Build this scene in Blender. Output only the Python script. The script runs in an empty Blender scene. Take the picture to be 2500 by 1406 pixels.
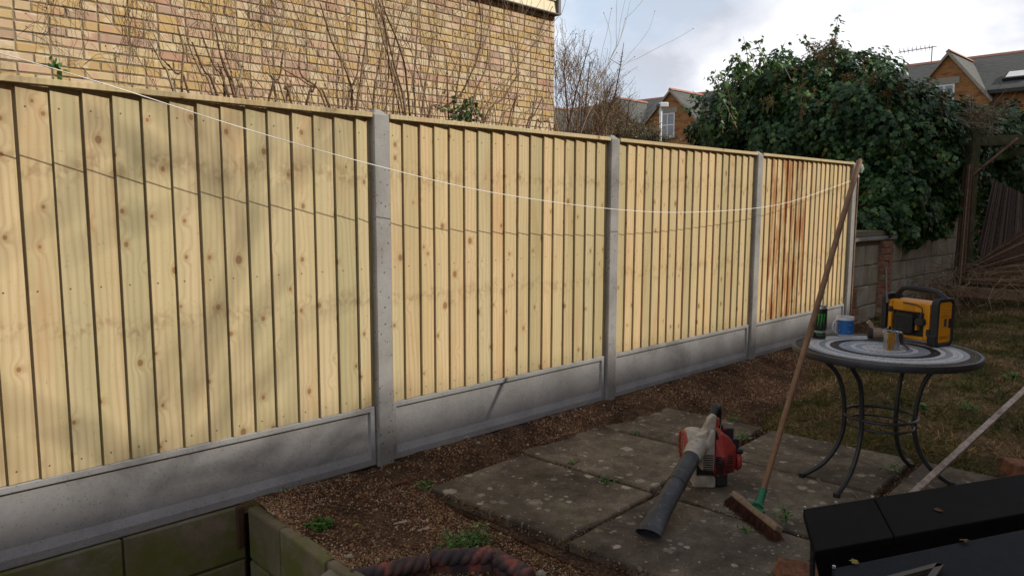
import bpy, bmesh, math, random
import numpy as np
from mathutils import Vector, Matrix, noise as mnoise

random.seed(7)
RNG = np.random.default_rng(7)
SC = bpy.context.scene
COL = SC.collection
R = math.radians

# ------------------------------------------------------------------ camera
CAM = Vector((0.0, -3.10, 1.43))
FW = Vector((0.68656, 0.71823, -0.11300)).normalized()
RT = Vector((0.72313, -0.69070, 0.00350)).normalized()
UP = RT.cross(FW).normalized()
FPX = 1792.3                     # focal length in pixels of the 2500 px wide photograph
cd = bpy.data.cameras.new('camera')
cam = bpy.data.objects.new('camera', cd)
COL.objects.link(cam)
cd.sensor_width = 36.0
cd.lens = FPX / 2500 * 36
cd.clip_start = 0.05
cd.clip_end = 2000
M3 = Matrix((RT, UP, -FW)).transposed()
cam.matrix_world = Matrix.Translation(CAM) @ M3.to_4x4()
SC.camera = cam

# ------------------------------------------------------------------ sky and sun
SUN_DIR = Vector((0.500, -0.760, 0.610)).normalized()      # towards the sun
sun_el = math.asin(SUN_DIR.z)
sun_az = math.atan2(SUN_DIR.x, SUN_DIR.y)
W = bpy.data.worlds.new('World')
SC.world = W
W.use_nodes = True
nt = W.node_tree
for n in list(nt.nodes):
    nt.nodes.remove(n)
def wn(t, **k):
    n = nt.nodes.new(t)
    for a, b in k.items():
        setattr(n, a, b)
    return n
wo = wn('ShaderNodeOutputWorld')
bg = wn('ShaderNodeBackground')
sky = wn('ShaderNodeTexSky', sky_type='NISHITA')
sky.sun_disc = False
sky.sun_elevation = sun_el
sky.sun_rotation = sun_az
sky.altitude = 50
sky.air_density = 1.0
sky.dust_density = 1.0
bg.inputs['Strength'].default_value = 0.122
tc = wn('ShaderNodeTexCoord')
sep = wn('ShaderNodeSeparateXYZ')
nt.links.new(tc.outputs['Generated'], sep.inputs[0])
zz = wn('ShaderNodeMath', operation='MAXIMUM'); zz.inputs[1].default_value = 0.0
nt.links.new(sep.outputs['Z'], zz.inputs[0])
za = wn('ShaderNodeMath', operation='ADD'); za.inputs[1].default_value = 0.36
nt.links.new(zz.outputs[0], za.inputs[0])
dx = wn('ShaderNodeMath', operation='DIVIDE'); dy = wn('ShaderNodeMath', operation='DIVIDE')
nt.links.new(sep.outputs['X'], dx.inputs[0]); nt.links.new(za.outputs[0], dx.inputs[1])
nt.links.new(sep.outputs['Y'], dy.inputs[0]); nt.links.new(za.outputs[0], dy.inputs[1])
cmb = wn('ShaderNodeCombineXYZ')
nt.links.new(dx.outputs[0], cmb.inputs[0]); nt.links.new(dy.outputs[0], cmb.inputs[1])
def wnoise(scale, det, rough, dist, off):
    mp = wn('ShaderNodeMapping'); mp.inputs['Location'].default_value = off
    nt.links.new(cmb.outputs[0], mp.inputs[0])
    n = wn('ShaderNodeTexNoise')
    n.inputs['Scale'].default_value = scale; n.inputs['Detail'].default_value = det
    n.inputs['Roughness'].default_value = rough; n.inputs['Distortion'].default_value = dist
    nt.links.new(mp.outputs[0], n.inputs['Vector'])
    return n
def wramp(src, stops):
    r = wn('ShaderNodeValToRGB')
    el = r.color_ramp.elements
    while len(el) > 1:
        el.remove(el[0])
    el[0].position = stops[0][0]; el[0].color = (*stops[0][1], 1)
    for p, c in stops[1:]:
        e = el.new(p); e.color = (*c, 1)
    nt.links.new(src, r.inputs[0])
    return r
cover = wramp(wnoise(1.25, 7, 0.55, 0.15, (3.1, 1.7, 0)).outputs['Fac'], [(0.30, (0, 0, 0)), (0.46, (1, 1, 1))])
shade = wramp(wnoise(2.3, 8, 0.52, 0.1, (8.3, 4.2, 2)).outputs['Fac'],
              [(0.40, (4.9, 5.2, 6.0)), (0.49, (6.6, 6.8, 7.5)), (0.60, (8.9, 8.9, 9.3))])
# cloud bases get greyer overhead, as under a broken winter sky
elev = wramp(sep.outputs['Z'], [(0.0, (1.12, 1.10, 1.06)), (0.36, (0.96, 0.97, 0.98)), (0.75, (0.55, 0.56, 0.58)), (1.0, (0.50, 0.51, 0.53))])
cm = wn('ShaderNodeMix', data_type='RGBA', blend_type='MULTIPLY')
cm.inputs[0].default_value = 1
nt.links.new(shade.outputs[0], cm.inputs[6]); nt.links.new(elev.outputs[0], cm.inputs[7])
mx = wn('ShaderNodeMix', data_type='RGBA')
nt.links.new(cover.outputs[0], mx.inputs[0])
# the blue gaps are hazy: the sky texture lifted by thin cloud
hz = wn('ShaderNodeMix', data_type='RGBA'); hz.inputs[0].default_value = 0.6
hz.inputs[7].default_value = (6.4, 7.6, 9.2, 1)
nt.links.new(sky.outputs[0], hz.inputs[6])
hm = wn('ShaderNodeMix', data_type='RGBA', blend_type='MULTIPLY'); hm.inputs[0].default_value = 1
nt.links.new(hz.outputs[2], hm.inputs[6]); nt.links.new(elev.outputs[0], hm.inputs[7])
nt.links.new(hm.outputs[2], mx.inputs[6]); nt.links.new(cm.outputs[2], mx.inputs[7])
nt.links.new(mx.outputs[2], bg.inputs[0])
nt.links.new(bg.outputs[0], wo.inputs[0])

sl = bpy.data.lights.new('sun', 'SUN')
sl.energy = 4.6
sl.angle = R(0.55)
sl.color = (1.0, 0.92, 0.80)
sun = bpy.data.objects.new('sun', sl)
COL.objects.link(sun)
sun.rotation_euler = SUN_DIR.to_track_quat('Z', 'Y').to_euler()
sun.location = (5, -20, 12)

SC.view_settings.view_transform = 'Standard'
SC.view_settings.look = 'None'
SC.view_settings.exposure = 0.0
SC.view_settings.gamma = 1.0
SC.view_settings.use_curve_mapping = False
SC.cycles.max_bounces = 6

# ------------------------------------------------------------------ helpers
def ray(u, v):
    return FW * FPX + RT * (u - 1250) - UP * (v - 703)
def at(u, v, axis, val):
    d = ray(u, v)
    t = (val - CAM[axis]) / d[axis]
    return CAM + d * t
def atd(u, v, depth):
    return CAM + ray(u, v) * (depth / FPX)

def tag(o, label=None, cat=None, group=None, kind=None):
    if label: o['label'] = label
    if cat: o['category'] = cat
    if group: o['group'] = group
    if kind: o['kind'] = kind
    return o
def thing(name, label, cat, loc=(0, 0, 0), rotz=0.0, group=None):
    o = bpy.data.objects.new(name, None)
    COL.objects.link(o)
    o.empty_display_size = 0.1
    o.location = loc
    o.rotation_euler = (0, 0, rotz)
    return tag(o, label, cat, group)

class MB:
    def __init__(s):
        s.V = []; s.F = []; s.A = []; s.M = []
        s.mi = 0
    def add(s, verts, faces, M=None, attr=0.5):
        b = len(s.V)
        for v in verts:
            v = Vector(v)
            if M is not None: v = M @ v
            s.V.append(tuple(v))
        for f in faces:
            s.F.append(tuple(i + b for i in f)); s.A.append(attr); s.M.append(s.mi)
        return s
    def box(s, x0, x1, y0, y1, z0, z1, M=None, attr=0.5, jit=0.0):
        v = [(x, y, z) for z in (z0, z1) for y in (y0, y1) for x in (x0, x1)]
        if jit:
            v = [tuple(c + random.uniform(-jit, jit) for c in p) for p in v]
        return s.add(v, [(0, 2, 3, 1), (4, 5, 7, 6), (0, 1, 5, 4), (2, 6, 7, 3), (0, 4, 6, 2), (1, 3, 7, 5)], M, attr)
    def prism(s, poly, h0, h1, M=None, attr=0.5, axis='z'):
        n = len(poly)
        def P(a, b, h):
            return (a, b, h) if axis == 'z' else ((a, h, b) if axis == 'y' else (h, a, b))
        v = [P(a, b, h0) for a, b in poly] + [P(a, b, h1) for a, b in poly]
        f = [tuple(range(n))[::-1], tuple(range(n, 2 * n))]
        for i in range(n):
            j = (i + 1) % n
            f.append((i, j, n + j, n + i))
        return s.add(v, f, M, attr)
    def tube(s, pts, r, n=8, attr=0.5, M=None, flat=1.0, cap=True):
        pts = [Vector(p) for p in pts]
        rs = r if isinstance(r, (list, tuple)) else [r] * len(pts)
        V = []; F = []
        t0 = (pts[1] - pts[0]).normalized()
        ref = Vector((0, 0, 1)) if abs(t0.z) < 0.9 else Vector((1, 0, 0))
        a = t0.cross(ref).normalized()
        for i, p in enumerate(pts):
            if i == 0: t = pts[1] - p
            elif i == len(pts) - 1: t = p - pts[i - 1]
            else: t = pts[i + 1] - pts[i - 1]
            t = t.normalized() if t.length > 1e-9 else t0
            a = (a - t * a.dot(t))
            a = a.normalized() if a.length > 1e-6 else t.orthogonal().normalized()
            b = t.cross(a)
            fl = flat[i] if isinstance(flat, (list, tuple)) else flat
            for k in range(n):
                an = 2 * math.pi * k / n
                V.append(p + a * math.cos(an) * rs[i] + b * math.sin(an) * rs[i] * fl)
        for i in range(len(pts) - 1):
            for k in range(n):
                k2 = (k + 1) % n
                F.append((i * n + k, i * n + k2, (i + 1) * n + k2, (i + 1) * n + k))
        if cap:
            F.append(tuple(range(n))[::-1])
            F.append(tuple(range((len(pts) - 1) * n, len(pts) * n)))
        return s.add(V, F, M, attr)
    def lathe(s, prof, n=24, M=None, attr=0.5, close=True):
        V = []; F = []
        for r, z in prof:
            for k in range(n):
                an = 2 * math.pi * k / n
                V.append((r * math.cos(an), r * math.sin(an), z))
        m = len(prof)
        for i in range(m - 1):
            for k in range(n):
                k2 = (k + 1) % n
                F.append((i * n + k, i * n + k2, (i + 1) * n + k2, (i + 1) * n + k))
        if close:
            F.append(tuple(range(n))[::-1]); F.append(tuple(range((m - 1) * n, m * n)))
        return s.add(V, F, M, attr)
    def mesh(s, name, mats, smooth=False, recalc=True):
        me = bpy.data.meshes.new(name)
        me.from_pydata(s.V, [], s.F)
        for m in (mats if isinstance(mats, (list, tuple)) else [mats]):
            me.materials.append(m)
        me.polygons.foreach_set('material_index', s.M)
        at_ = me.attributes.new('rnd', 'FLOAT', 'FACE')
        at_.data.foreach_set('value', s.A)
        if recalc:
            bm = bmesh.new(); bm.from_mesh(me)
            bmesh.ops.recalc_face_normals(bm, faces=bm.faces)
            bm.to_mesh(me); bm.free()
        if smooth:
            me.polygons.foreach_set('use_smooth', [True] * len(me.polygons))
        me.update()
        return me
    def build(s, name, mats, parent=None, smooth=False, bevel=0, seg=2, sharp=40, recalc=True, subsurf=0):
        me = s.mesh(name, mats, smooth, recalc)
        if smooth and sharp:
            me.set_sharp_from_angle(angle=R(sharp))
        o = bpy.data.objects.new(name, me)
        COL.objects.link(o)
        if parent is not None: o.parent = parent
        if bevel:
            b = o.modifiers.new('bevel', 'BEVEL'); b.width = bevel; b.segments = seg
            b.limit_method = 'ANGLE'; b.angle_limit = R(35)
        if subsurf:
            b = o.modifiers.new('sub', 'SUBSURF'); b.levels = subsurf; b.render_levels = subsurf
        return o
def link(name, me, parent=None, loc=None, M=None):
    o = bpy.data.objects.new(name, me)
    COL.objects.link(o)
    if parent is not None: o.parent = parent
    if M is not None: o.matrix_local = M
    elif loc is not None: o.location = loc
    return o

def scatter(name, TV, TF, pos, mats3, rnd, mat, smooth=False):
    """TV (k,3) template, TF list of equal-length faces, pos (n,3), mats3 (n,3,3), rnd (n,)"""
    TV = np.asarray(TV, float); TF = np.asarray(TF, int)
    n = len(pos); k = len(TV); m = len(TF); q = TF.shape[1]
    V = np.einsum('nij,kj->nki', mats3, TV) + np.asarray(pos)[:, None, :]
    F = (TF[None] + (np.arange(n) * k)[:, None, None]).reshape(-1, q)
    me = bpy.data.meshes.new(name)
    me.vertices.add(n * k); me.vertices.foreach_set('co', V.reshape(-1).astype(np.float32))
    me.loops.add(F.size); me.loops.foreach_set('vertex_index', F.reshape(-1).astype(np.int32))
    me.polygons.add(len(F))
    me.polygons.foreach_set('loop_start', (np.arange(len(F)) * q).astype(np.int32))
    try: me.polygons.foreach_set('loop_total', np.full(len(F), q, np.int32))
    except Exception: pass
    a = me.attributes.new('rnd', 'FLOAT', 'FACE')
    a.data.foreach_set('value', np.repeat(rnd, m).astype(np.float32))
    if smooth: me.polygons.foreach_set('use_smooth', np.ones(len(F), bool))
    me.materials.append(mat)
    me.update(calc_edges=True)
    me.validate()
    return me
def frames(nrm, roll, size, up=None):
    """rotation*scale matrices whose z axis is nrm, y axis near 'up' rolled"""
    n = nrm / np.linalg.norm(nrm, axis=1, keepdims=True)
    if up is None: up = np.tile([0, 0, 1.0], (len(n), 1))
    x = np.cross(up, n); l = np.linalg.norm(x, axis=1, keepdims=True)
    bad = l[:, 0] < 1e-3
    x[bad] = [1, 0, 0]; l[bad] = 1
    x = x / l; y = np.cross(n, x)
    c, s_ = np.cos(roll)[:, None], np.sin(roll)[:, None]
    X = c * x + s_ * y; Y = -s_ * x + c * y
    return np.stack([X, Y, n], axis=2) * np.asarray(size)[:, None, None]

# ------------------------------------------------------------------ materials
class NT:
    def __init__(s, name):
        s.m = bpy.data.materials.new(name); s.m.use_nodes = True
        s.t = s.m.node_tree
        s.b = s.t.nodes['Principled BSDF']
    def n(s, t, **k):
        x = s.t.nodes.new(t)
        for a, b in k.items(): setattr(x, a, b)
        return x
    def L(s, a, b): s.t.links.new(a, b)
    def val(s, x, inp):
        if isinstance(x, (int, float)): inp.default_value = x
        elif isinstance(x, tuple): inp.default_value = (*x, 1) if len(x) == 3 and inp.type == 'RGBA' else x
        else: s.L(x, inp)
    def math(s, op, a, b=0.0, c=None, clamp=False):
        x = s.n('ShaderNodeMath', operation=op); x.use_clamp = clamp
        s.val(a, x.inputs[0]); s.val(b, x.inputs[1])
        if c is not None: s.val(c, x.inputs[2])
        return x.outputs[0]
    def obj(s): return s.n('ShaderNodeTexCoord').outputs['Object']
    def pos(s): return s.n('ShaderNodeNewGeometry').outputs['Position']
    def zloc(s):
        x = s.n('ShaderNodeSeparateXYZ'); s.L(s.obj(), x.inputs[0]); return x.outputs[2]
    def rnd(s): return s.n('ShaderNodeObjectInfo').outputs['Random']
    def att(s, name='rnd'): return s.n('ShaderNodeAttribute', attribute_name=name).outputs['Fac']
    def map(s, v, scale=(1, 1, 1), loc=(0, 0, 0), rot=(0, 0, 0)):
        x = s.n('ShaderNodeMapping'); s.L(v, x.inputs[0])
        x.inputs['Scale'].default_value = scale; s.val(loc, x.inputs['Location']) if not isinstance(loc, tuple) else setattr(x.inputs['Location'], 'default_value', loc)
        x.inputs['Rotation'].default_value = rot
        return x.outputs[0]
    def offs(s, v, r, k=37.0):
        c = s.n('ShaderNodeCombineXYZ')
        s.L(s.math('MULTIPLY', r, k), c.inputs[0]); s.L(s.math('MULTIPLY', r, k * 1.7), c.inputs[1]); s.L(s.math('MULTIPLY', r, k * 2.3), c.inputs[2])
        a = s.n('ShaderNodeVectorMath', operation='ADD'); s.L(v, a.inputs[0]); s.L(c.outputs[0], a.inputs[1])
        return a.outputs[0]
    def noise(s, v, scale=5, det=4, rough=0.55, dist=0.0):
        x = s.n('ShaderNodeTexNoise'); s.L(v, x.inputs['Vector'])
        x.inputs['Scale'].default_value = scale; x.inputs['Detail'].default_value = det
        x.inputs['Roughness'].default_value = rough; x.inputs['Distortion'].default_value = dist
        return x.outputs['Fac']
    def vor(s, v, scale=5, feature='F1', rnd=1.0):
        x = s.n('ShaderNodeTexVoronoi', feature=feature); s.L(v, x.inputs['Vector'])
        x.inputs['Scale'].default_value = scale; x.inputs['Randomness'].default_value = rnd
        return x
    def ramp(s, f, stops, interp='LINEAR'):
        x = s.n('ShaderNodeValToRGB'); x.color_ramp.interpolation = interp
        el = x.color_ramp.elements
        while len(el) > 1: el.remove(el[0])
        def c4(c): return (c, c, c, 1) if isinstance(c, (int, float)) else (*c, 1)
        el[0].position = stops[0][0]; el[0].color = c4(stops[0][1])
        for p, c in stops[1:]:
            e = el.new(p); e.color = c4(c)
        s.L(f, x.inputs[0])
        return x.outputs[0]
    def mix(s, f, a, b, mode='MIX'):
        x = s.n('ShaderNodeMix', data_type='RGBA', blend_type=mode)
        s.val(f, x.inputs[0]); s.val(a, x.inputs[6]); s.val(b, x.inputs[7])
        return x.outputs[2]
    def bump(s, h, strength=0.3, dist=0.01, prev=None):
        x = s.n('ShaderNodeBump'); x.inputs['Strength'].default_value = strength; x.inputs['Distance'].default_value = dist
        s.L(h, x.inputs['Height'])
        if prev is not None: s.L(prev, x.inputs['Normal'])
        return x.outputs[0]
    def out(s, col=None, rough=0.7, spec=0.3, bump=None, metal=0.0):
        if col is not None: s.val(col, s.b.inputs['Base Color'])
        s.val(rough, s.b.inputs['Roughness'])
        s.b.inputs['Specular IOR Level'].default_value = spec
        s.b.inputs['Metallic'].default_value = metal
        if bump is not None: s.L(bump, s.b.inputs['Normal'])
        return s.m

def plain(name, col, rough=0.6, spec=0.4, metal=0.0, var=0.12, scale=40, bump=0.08, bd=0.002):
    m = NT(name); p = m.obj()
    f = m.noise(p, scale, 5, 0.6)
    g = m.noise(p, scale * 0.15, 3, 0.6)
    dark = tuple(c * (1 - var * 2) for c in col); lite = tuple(min(1, c * (1 + var)) for c in col)
    c = m.ramp(m.math('ADD', m.math('MULTIPLY', f, 0.6), m.math('MULTIPLY', g, 0.4)), [(0.35, dark), (0.65, lite)])
    return m.out(c, rough, spec, m.bump(f, bump, bd), metal)

def wood_fence(name, tint=(1, 1, 1), stain=0.0):
    m = NT(name); r = m.rnd()
    o = m.offs(m.obj(), r)
    sp2 = m.n('ShaderNodeSeparateXYZ'); m.L(o, sp2.inputs[0])
    cb2 = m.n('ShaderNodeCombineXYZ'); m.L(sp2.outputs[0], cb2.inputs[0]); m.L(m.math('MULTIPLY', sp2.outputs[2], 0.8), cb2.inputs[1])
    vo = m.vor(cb2.outputs[0], 5.6); vo.voronoi_dimensions = '2D'
    d = vo.outputs['Distance']
    cellr = m.n('ShaderNodeSeparateColor'); m.L(vo.outputs['Color'], cellr.inputs[0])
    # radius of each knot varies, most cells carry none
    kr = m.ramp(cellr.outputs[0], [(0.22, 0.0), (0.26, 0.022), (0.8, 0.050), (1.0, 0.085)])
    kd = m.math('SUBTRACT', d, kr)
    bend = m.math('EXPONENT' if False else 'POWER', 2.718, m.math('MULTIPLY', m.math('MULTIPLY', kd, kd), -90.0))
    sx = m.n('ShaderNodeSeparateXYZ'); m.L(o, sx.inputs[0])
    warp = m.noise(m.map(o, (5, 1, 0.9)), 1.0, 3, 0.5)
    ph = m.math('ADD', m.math('MULTIPLY', sx.outputs[0], 230.0), m.math('ADD', m.math('MULTIPLY', warp, 22.0), m.math('MULTIPLY', bend, 6.0)))
    rings = m.math('ADD', m.math('MULTIPLY', m.math('SINE', ph), 0.5), 0.5)
    fine = m.noise(m.map(o, (210, 1, 4)), 1.0, 3, 0.7)
    broad = m.noise(m.map(o, (9, 1, 0.8)), 1.0, 2, 0.5)
    col = m.ramp(rings, [(0.0, (0.30, 0.215, 0.105)), (0.40, (0.445, 0.345, 0.190)), (1.0, (0.510, 0.405, 0.235))])
    soft = m.mix(0.60, col, (0.460, 0.360, 0.200))
    soft = m.mix(m.ramp(fine, [(0.35, 0.30), (0.6, 0.0)]), soft, (0.35, 0.26, 0.12))
    soft = m.mix(m.ramp(broad, [(0.42, 0.42), (0.58, 0.0)]), soft, (0.345, 0.300, 0.150))     # greenish treatment
    soft = m.mix(m.ramp(m.noise(m.map(o, (7, 1, 1.6), (5, 0, 2)), 1.0, 3, 0.6), [(0.55, 0.0), (0.72, 0.5)]), soft, (0.36, 0.215, 0.095))
    band = m.math('ADD', m.math('POWER', 2.718, m.math('MULTIPLY', m.math('POWER', m.math('ABSOLUTE', m.math('SUBTRACT', m.math('ADD', m.zloc(), m.math('MULTIPLY', m.math('SUBTRACT', warp, 0.5), 0.22)), 1.16)), 2.0), -500.0)),
                  m.math('POWER', 2.718, m.math('MULTIPLY', m.math('POWER', m.math('ABSOLUTE', m.math('SUBTRACT', m.math('ADD', m.zloc(), m.math('MULTIPLY', m.math('SUBTRACT', warp, 0.5), 0.25)), 0.54)), 2.0), -700.0)))
    smud = m.ramp(m.noise(m.map(o, (26, 1, 22)), 1.0, 4, 0.6, 0.6), [(0.46, 0.0), (0.62, 0.5)])
    soft = m.mix(m.math('MULTIPLY', band, smud), soft, (0.20, 0.12, 0.055))
    # knots
    rim = m.ramp(kd, [(0.0, 1.0), (0.015, 0.8), (0.09, 0.0)])
    core = m.ramp(kd, [(-0.0, 1.0), (0.006, 0.0)])
    has = m.math('GREATER_THAN', kr, 0.004)
    kc = m.ramp(m.math('FRACT', m.math('MULTIPLY', d, 42.0)), [(0.0, (0.12, 0.06, 0.025)), (0.5, (0.26, 0.155, 0.07)), (1.0, (0.11, 0.055, 0.025))])
    soft = m.mix(m.math('MULTIPLY', rim, m.math('MULTIPLY', has, 0.55)), soft, (0.30, 0.17, 0.07))
    soft = m.mix(m.math('MULTIPLY', core, m.math('MULTIPLY', has, 0.85)), soft, kc)
    # per-board tone
    tone = m.ramp(r, [(0.0, (0.80, 0.84, 0.80)), (0.35, (1.0, 1.0, 1.0)), (0.7, (1.10, 1.05, 1.0)), (1.0, (0.88, 0.88, 0.86))])
    soft = m.mix(1.0, soft, tone, 'MULTIPLY')
    soft = m.mix(1.0, soft, tint, 'MULTIPLY')
    # saw marks and small dirt
    saw = m.noise(m.map(o, (3, 1, 160)), 1.0, 2, 0.5)
    dirt = m.noise(o, 55, 3, 0.7)
    soft = m.mix(m.ramp(dirt, [(0.64, 0.0), (0.74, 0.5)]), soft, (0.20, 0.13, 0.06))
    if stain:
        so = m.pos()
        st = m.noise(m.map(so, (11, 1, 1.9), (0, 0, 1.3)), 1.0, 4, 0.65)
        soft = m.mix(m.ramp(st, [(0.44, 0.0), (0.57, stain)]), soft, (0.26, 0.10, 0.028))
    h = m.math('ADD', m.math('MULTIPLY', fine, 0.5), m.math('ADD', m.math('MULTIPLY', rings, 0.25), m.math('MULTIPLY', saw, 0.4)))
    return m.out(soft, m.ramp(fine, [(0.3, 0.62), (0.7, 0.8)]), 0.25, m.bump(h, 0.35, 0.0015))

def concrete(name, base=0.33, warm=(1.0, 0.985, 0.965), pits=0.7, green=0.0, ps=140):
    m = NT(name); o = m.offs(m.obj(), m.rnd())
    a = m.noise(o, 3.0, 6, 0.62, 0.4); b = m.noise(o, 60, 4, 0.7); c3 = m.noise(o, 0.9, 2, 0.5)
    f = m.math('ADD', m.math('MULTIPLY', a, 0.65), m.math('ADD', m.math('MULTIPLY', b, 0.2), m.math('MULTIPLY', c3, 0.15)))
    c = m.ramp(f, [(0.34, tuple(base * 0.62 * w for w in warm)), (0.50, tuple(base * w for w in warm)), (0.68, tuple(base * 1.28 * w for w in (1, 1, 1.0)))])
    v = m.vor(o, ps); sz = m.n('ShaderNodeSeparateColor'); m.L(v.outputs['Color'], sz.inputs[0])
    pit = m.math('LESS_THAN', v.outputs['Distance'], m.math('MULTIPLY', m.math('POWER', sz.outputs[0], 5.0), 0.42))
    c = m.mix(m.math('MULTIPLY', pit, pits), c, (0.05, 0.045, 0.04))
    c = m.mix(m.ramp(m.noise(o, 1.6, 4, 0.6), [(0.58, 0.0), (0.75, 0.35)]), c, (0.17, 0.15, 0.12))
    if green:
        c = m.mix(m.ramp(m.noise(o, 4, 5, 0.7), [(0.42, 0.0), (0.60, green)]), c, (0.115, 0.125, 0.030))
    h = m.math('SUBTRACT', m.math('MULTIPLY', b, 0.5), pit)
    return m.out(c, 0.85, 0.2, m.bump(h, 0.35, 0.002))

def house_brick(name):
    m = NT(name); r = m.att(); p = m.pos(); o = m.offs(p, r, 11.0)
    base = m.ramp(r, [(0.0, (0.56, 0.42, 0.18)), (0.10, (0.60, 0.49, 0.28)), (0.22, (0.48, 0.32, 0.095)), (0.34, (0.59, 0.46, 0.28)),
                      (0.44, (0.52, 0.345, 0.12)), (0.56, (0.58, 0.43, 0.30)), (0.66, (0.63, 0.54, 0.38)), (0.76, (0.55, 0.35, 0.27)),
                      (0.86, (0.36, 0.235, 0.21)), (0.95, (0.43, 0.20, 0.165))], 'CONSTANT')
    base = m.mix(0.30, base, (0.50, 0.385, 0.235))
    base = m.mix(m.ramp(m.noise(p, 1.1, 4, 0.6), [(0.40, 0.35), (0.6, 0.0)]), base, (0.38, 0.28, 0.16))
    n1 = m.noise(o, 11, 3, 0.6, 0.4); n2 = m.noise(o, 90, 4, 0.7); n3 = m.noise(m.map(o, (1, 1, 1), (4, 2, 1)), 9, 2, 0.5)
    c = m.mix(m.ramp(n1, [(0.55, 0.0), (0.63, 0.6)]), base, (0.50, 0.29, 0.23))
    c = m.mix(m.ramp(n3, [(0.56, 0.0), (0.66, 0.65)]), c, (0.64, 0.56, 0.41))
    c = m.mix(m.ramp(n1, [(0.28, 0.5), (0.36, 0.0)]), c, (0.30, 0.21, 0.20))
    c = m.mix(m.ramp(n2, [(0.35, 0.35), (0.55, 0.0)]), c, (0.38, 0.26, 0.14))
    return m.out(c, 0.88, 0.2, m.bump(n2, 0.4, 0.003))

def mortar(name, col=(0.25, 0.215, 0.15)):
    m = NT(name); p = m.pos(); n = m.noise(p, 60, 4, 0.7)
    return m.out(m.ramp(n, [(0.3, tuple(c * 0.7 for c in col)), (0.7, tuple(c * 1.15 for c in col))]), 0.95, 0.1, m.bump(n, 0.5, 0.004))

def attr_mat(name, stops, rough=0.8, spec=0.2, scale=30, dark=0.3, interp='LINEAR', bump=0.3, bd=0.003, coord='pos'):
    m = NT(name); p = m.pos() if coord == 'pos' else m.obj()
    c = m.ramp(m.att(), stops, interp)
    n = m.noise(p, scale, 4, 0.65)
    c = m.mix(m.ramp(n, [(0.35, dark), (0.6, 0.0)]), c, tuple(0.0 for _ in range(3)))
    return m.out(c, rough, spec, m.bump(n, bump, bd))

def leaf_mat(name, stops, rough=0.32, spec=0.5, trans=0.15):
    m = NT(name)
    c = m.ramp(m.att(), stops)
    p = m.obj(); n = m.noise(p, 60, 2, 0.5)
    c = m.mix(m.ramp(n, [(0.4, 0.35), (0.6, 0.0)]), c, (0.01, 0.02, 0.008))
    m.out(c, rough, spec)
    if trans:
        ms = m.n('ShaderNodeMixShader'); tr = m.n('ShaderNodeBsdfTranslucent')
        m.L(c, tr.inputs[0]); ms.inputs[0].default_value = trans
        out = m.t.nodes['Material Output']
        m.L(m.b.outputs[0], ms.inputs[1]); m.L(tr.outputs[0], ms.inputs[2]); m.L(ms.outputs[0], out.inputs[0])
    return m.m

def slab_mat():
    m = NT('weathered_paving'); r = m.rnd(); o = m.offs(m.obj(), r, 13.0)
    big = m.noise(o, 2.6, 5, 0.6, 0.5); mid = m.noise(o, 14, 5, 0.7); fine = m.noise(o, 130, 3, 0.7)
    c = m.ramp(m.math('ADD', m.math('MULTIPLY', big, 0.65), m.math('MULTIPLY', mid, 0.35)),
               [(0.34, (0.055, 0.043, 0.033)), (0.48, (0.125, 0.100, 0.074)), (0.66, (0.26, 0.215, 0.155))])
    c = m.mix(m.ramp(fine, [(0.3, 0.5), (0.6, 0.0)]), c, (0.03, 0.026, 0.02))
    c = m.mix(m.ramp(fine, [(0.62, 0.0), (0.75, 0.35)]), c, (0.26, 0.235, 0.19))
    warpn = m.noise(o, 40, 3, 0.6)
    for sc, thr, colr, mxv in ((9.0, 0.36, (0.44, 0.39, 0.32), 0.85), (19.0, 0.38, (0.40, 0.36, 0.29), 0.8), (46.0, 0.32, (0.38, 0.34, 0.28), 0.8)):
        v = m.vor(m.map(o, (1, 1, 0.02), (sc, 0, 0)), sc)
        s3 = m.n('ShaderNodeSeparateColor'); m.L(v.outputs['Color'], s3.inputs[0])
        rad = m.math('MULTIPLY', m.math('POWER', s3.outputs[0], 2.2 if sc < 40 else 4.0), thr)
        d = m.math('SUBTRACT', m.math('ADD', v.outputs['Distance'], m.math('MULTIPLY', m.math('SUBTRACT', warpn, 0.5), 0.45)), rad)
        k = m.math('MULTIPLY', m.ramp(d, [(0.0, mxv), (0.05, 0.0)]), m.ramp(s3.outputs[1], [(0.2, 0.15), (1.0, 1.0)]))
        k = m.math('MULTIPLY', k, m.ramp(mid, [(0.35, 0.5), (0.5, 1.0)]))
        c = m.mix(k, c, colr)
    c = m.mix(m.ramp(m.noise(o, 5, 4, 0.6), [(0.55, 0.0), (0.70, 0.45)]), c, (0.075, 0.072, 0.028))
    h = m.math('ADD', m.math('MULTIPLY', mid, 0.6), m.math('MULTIPLY', fine, 0.4))
    return m.out(c, 0.9, 0.15, m.bump(h, 0.5, 0.004))

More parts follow.
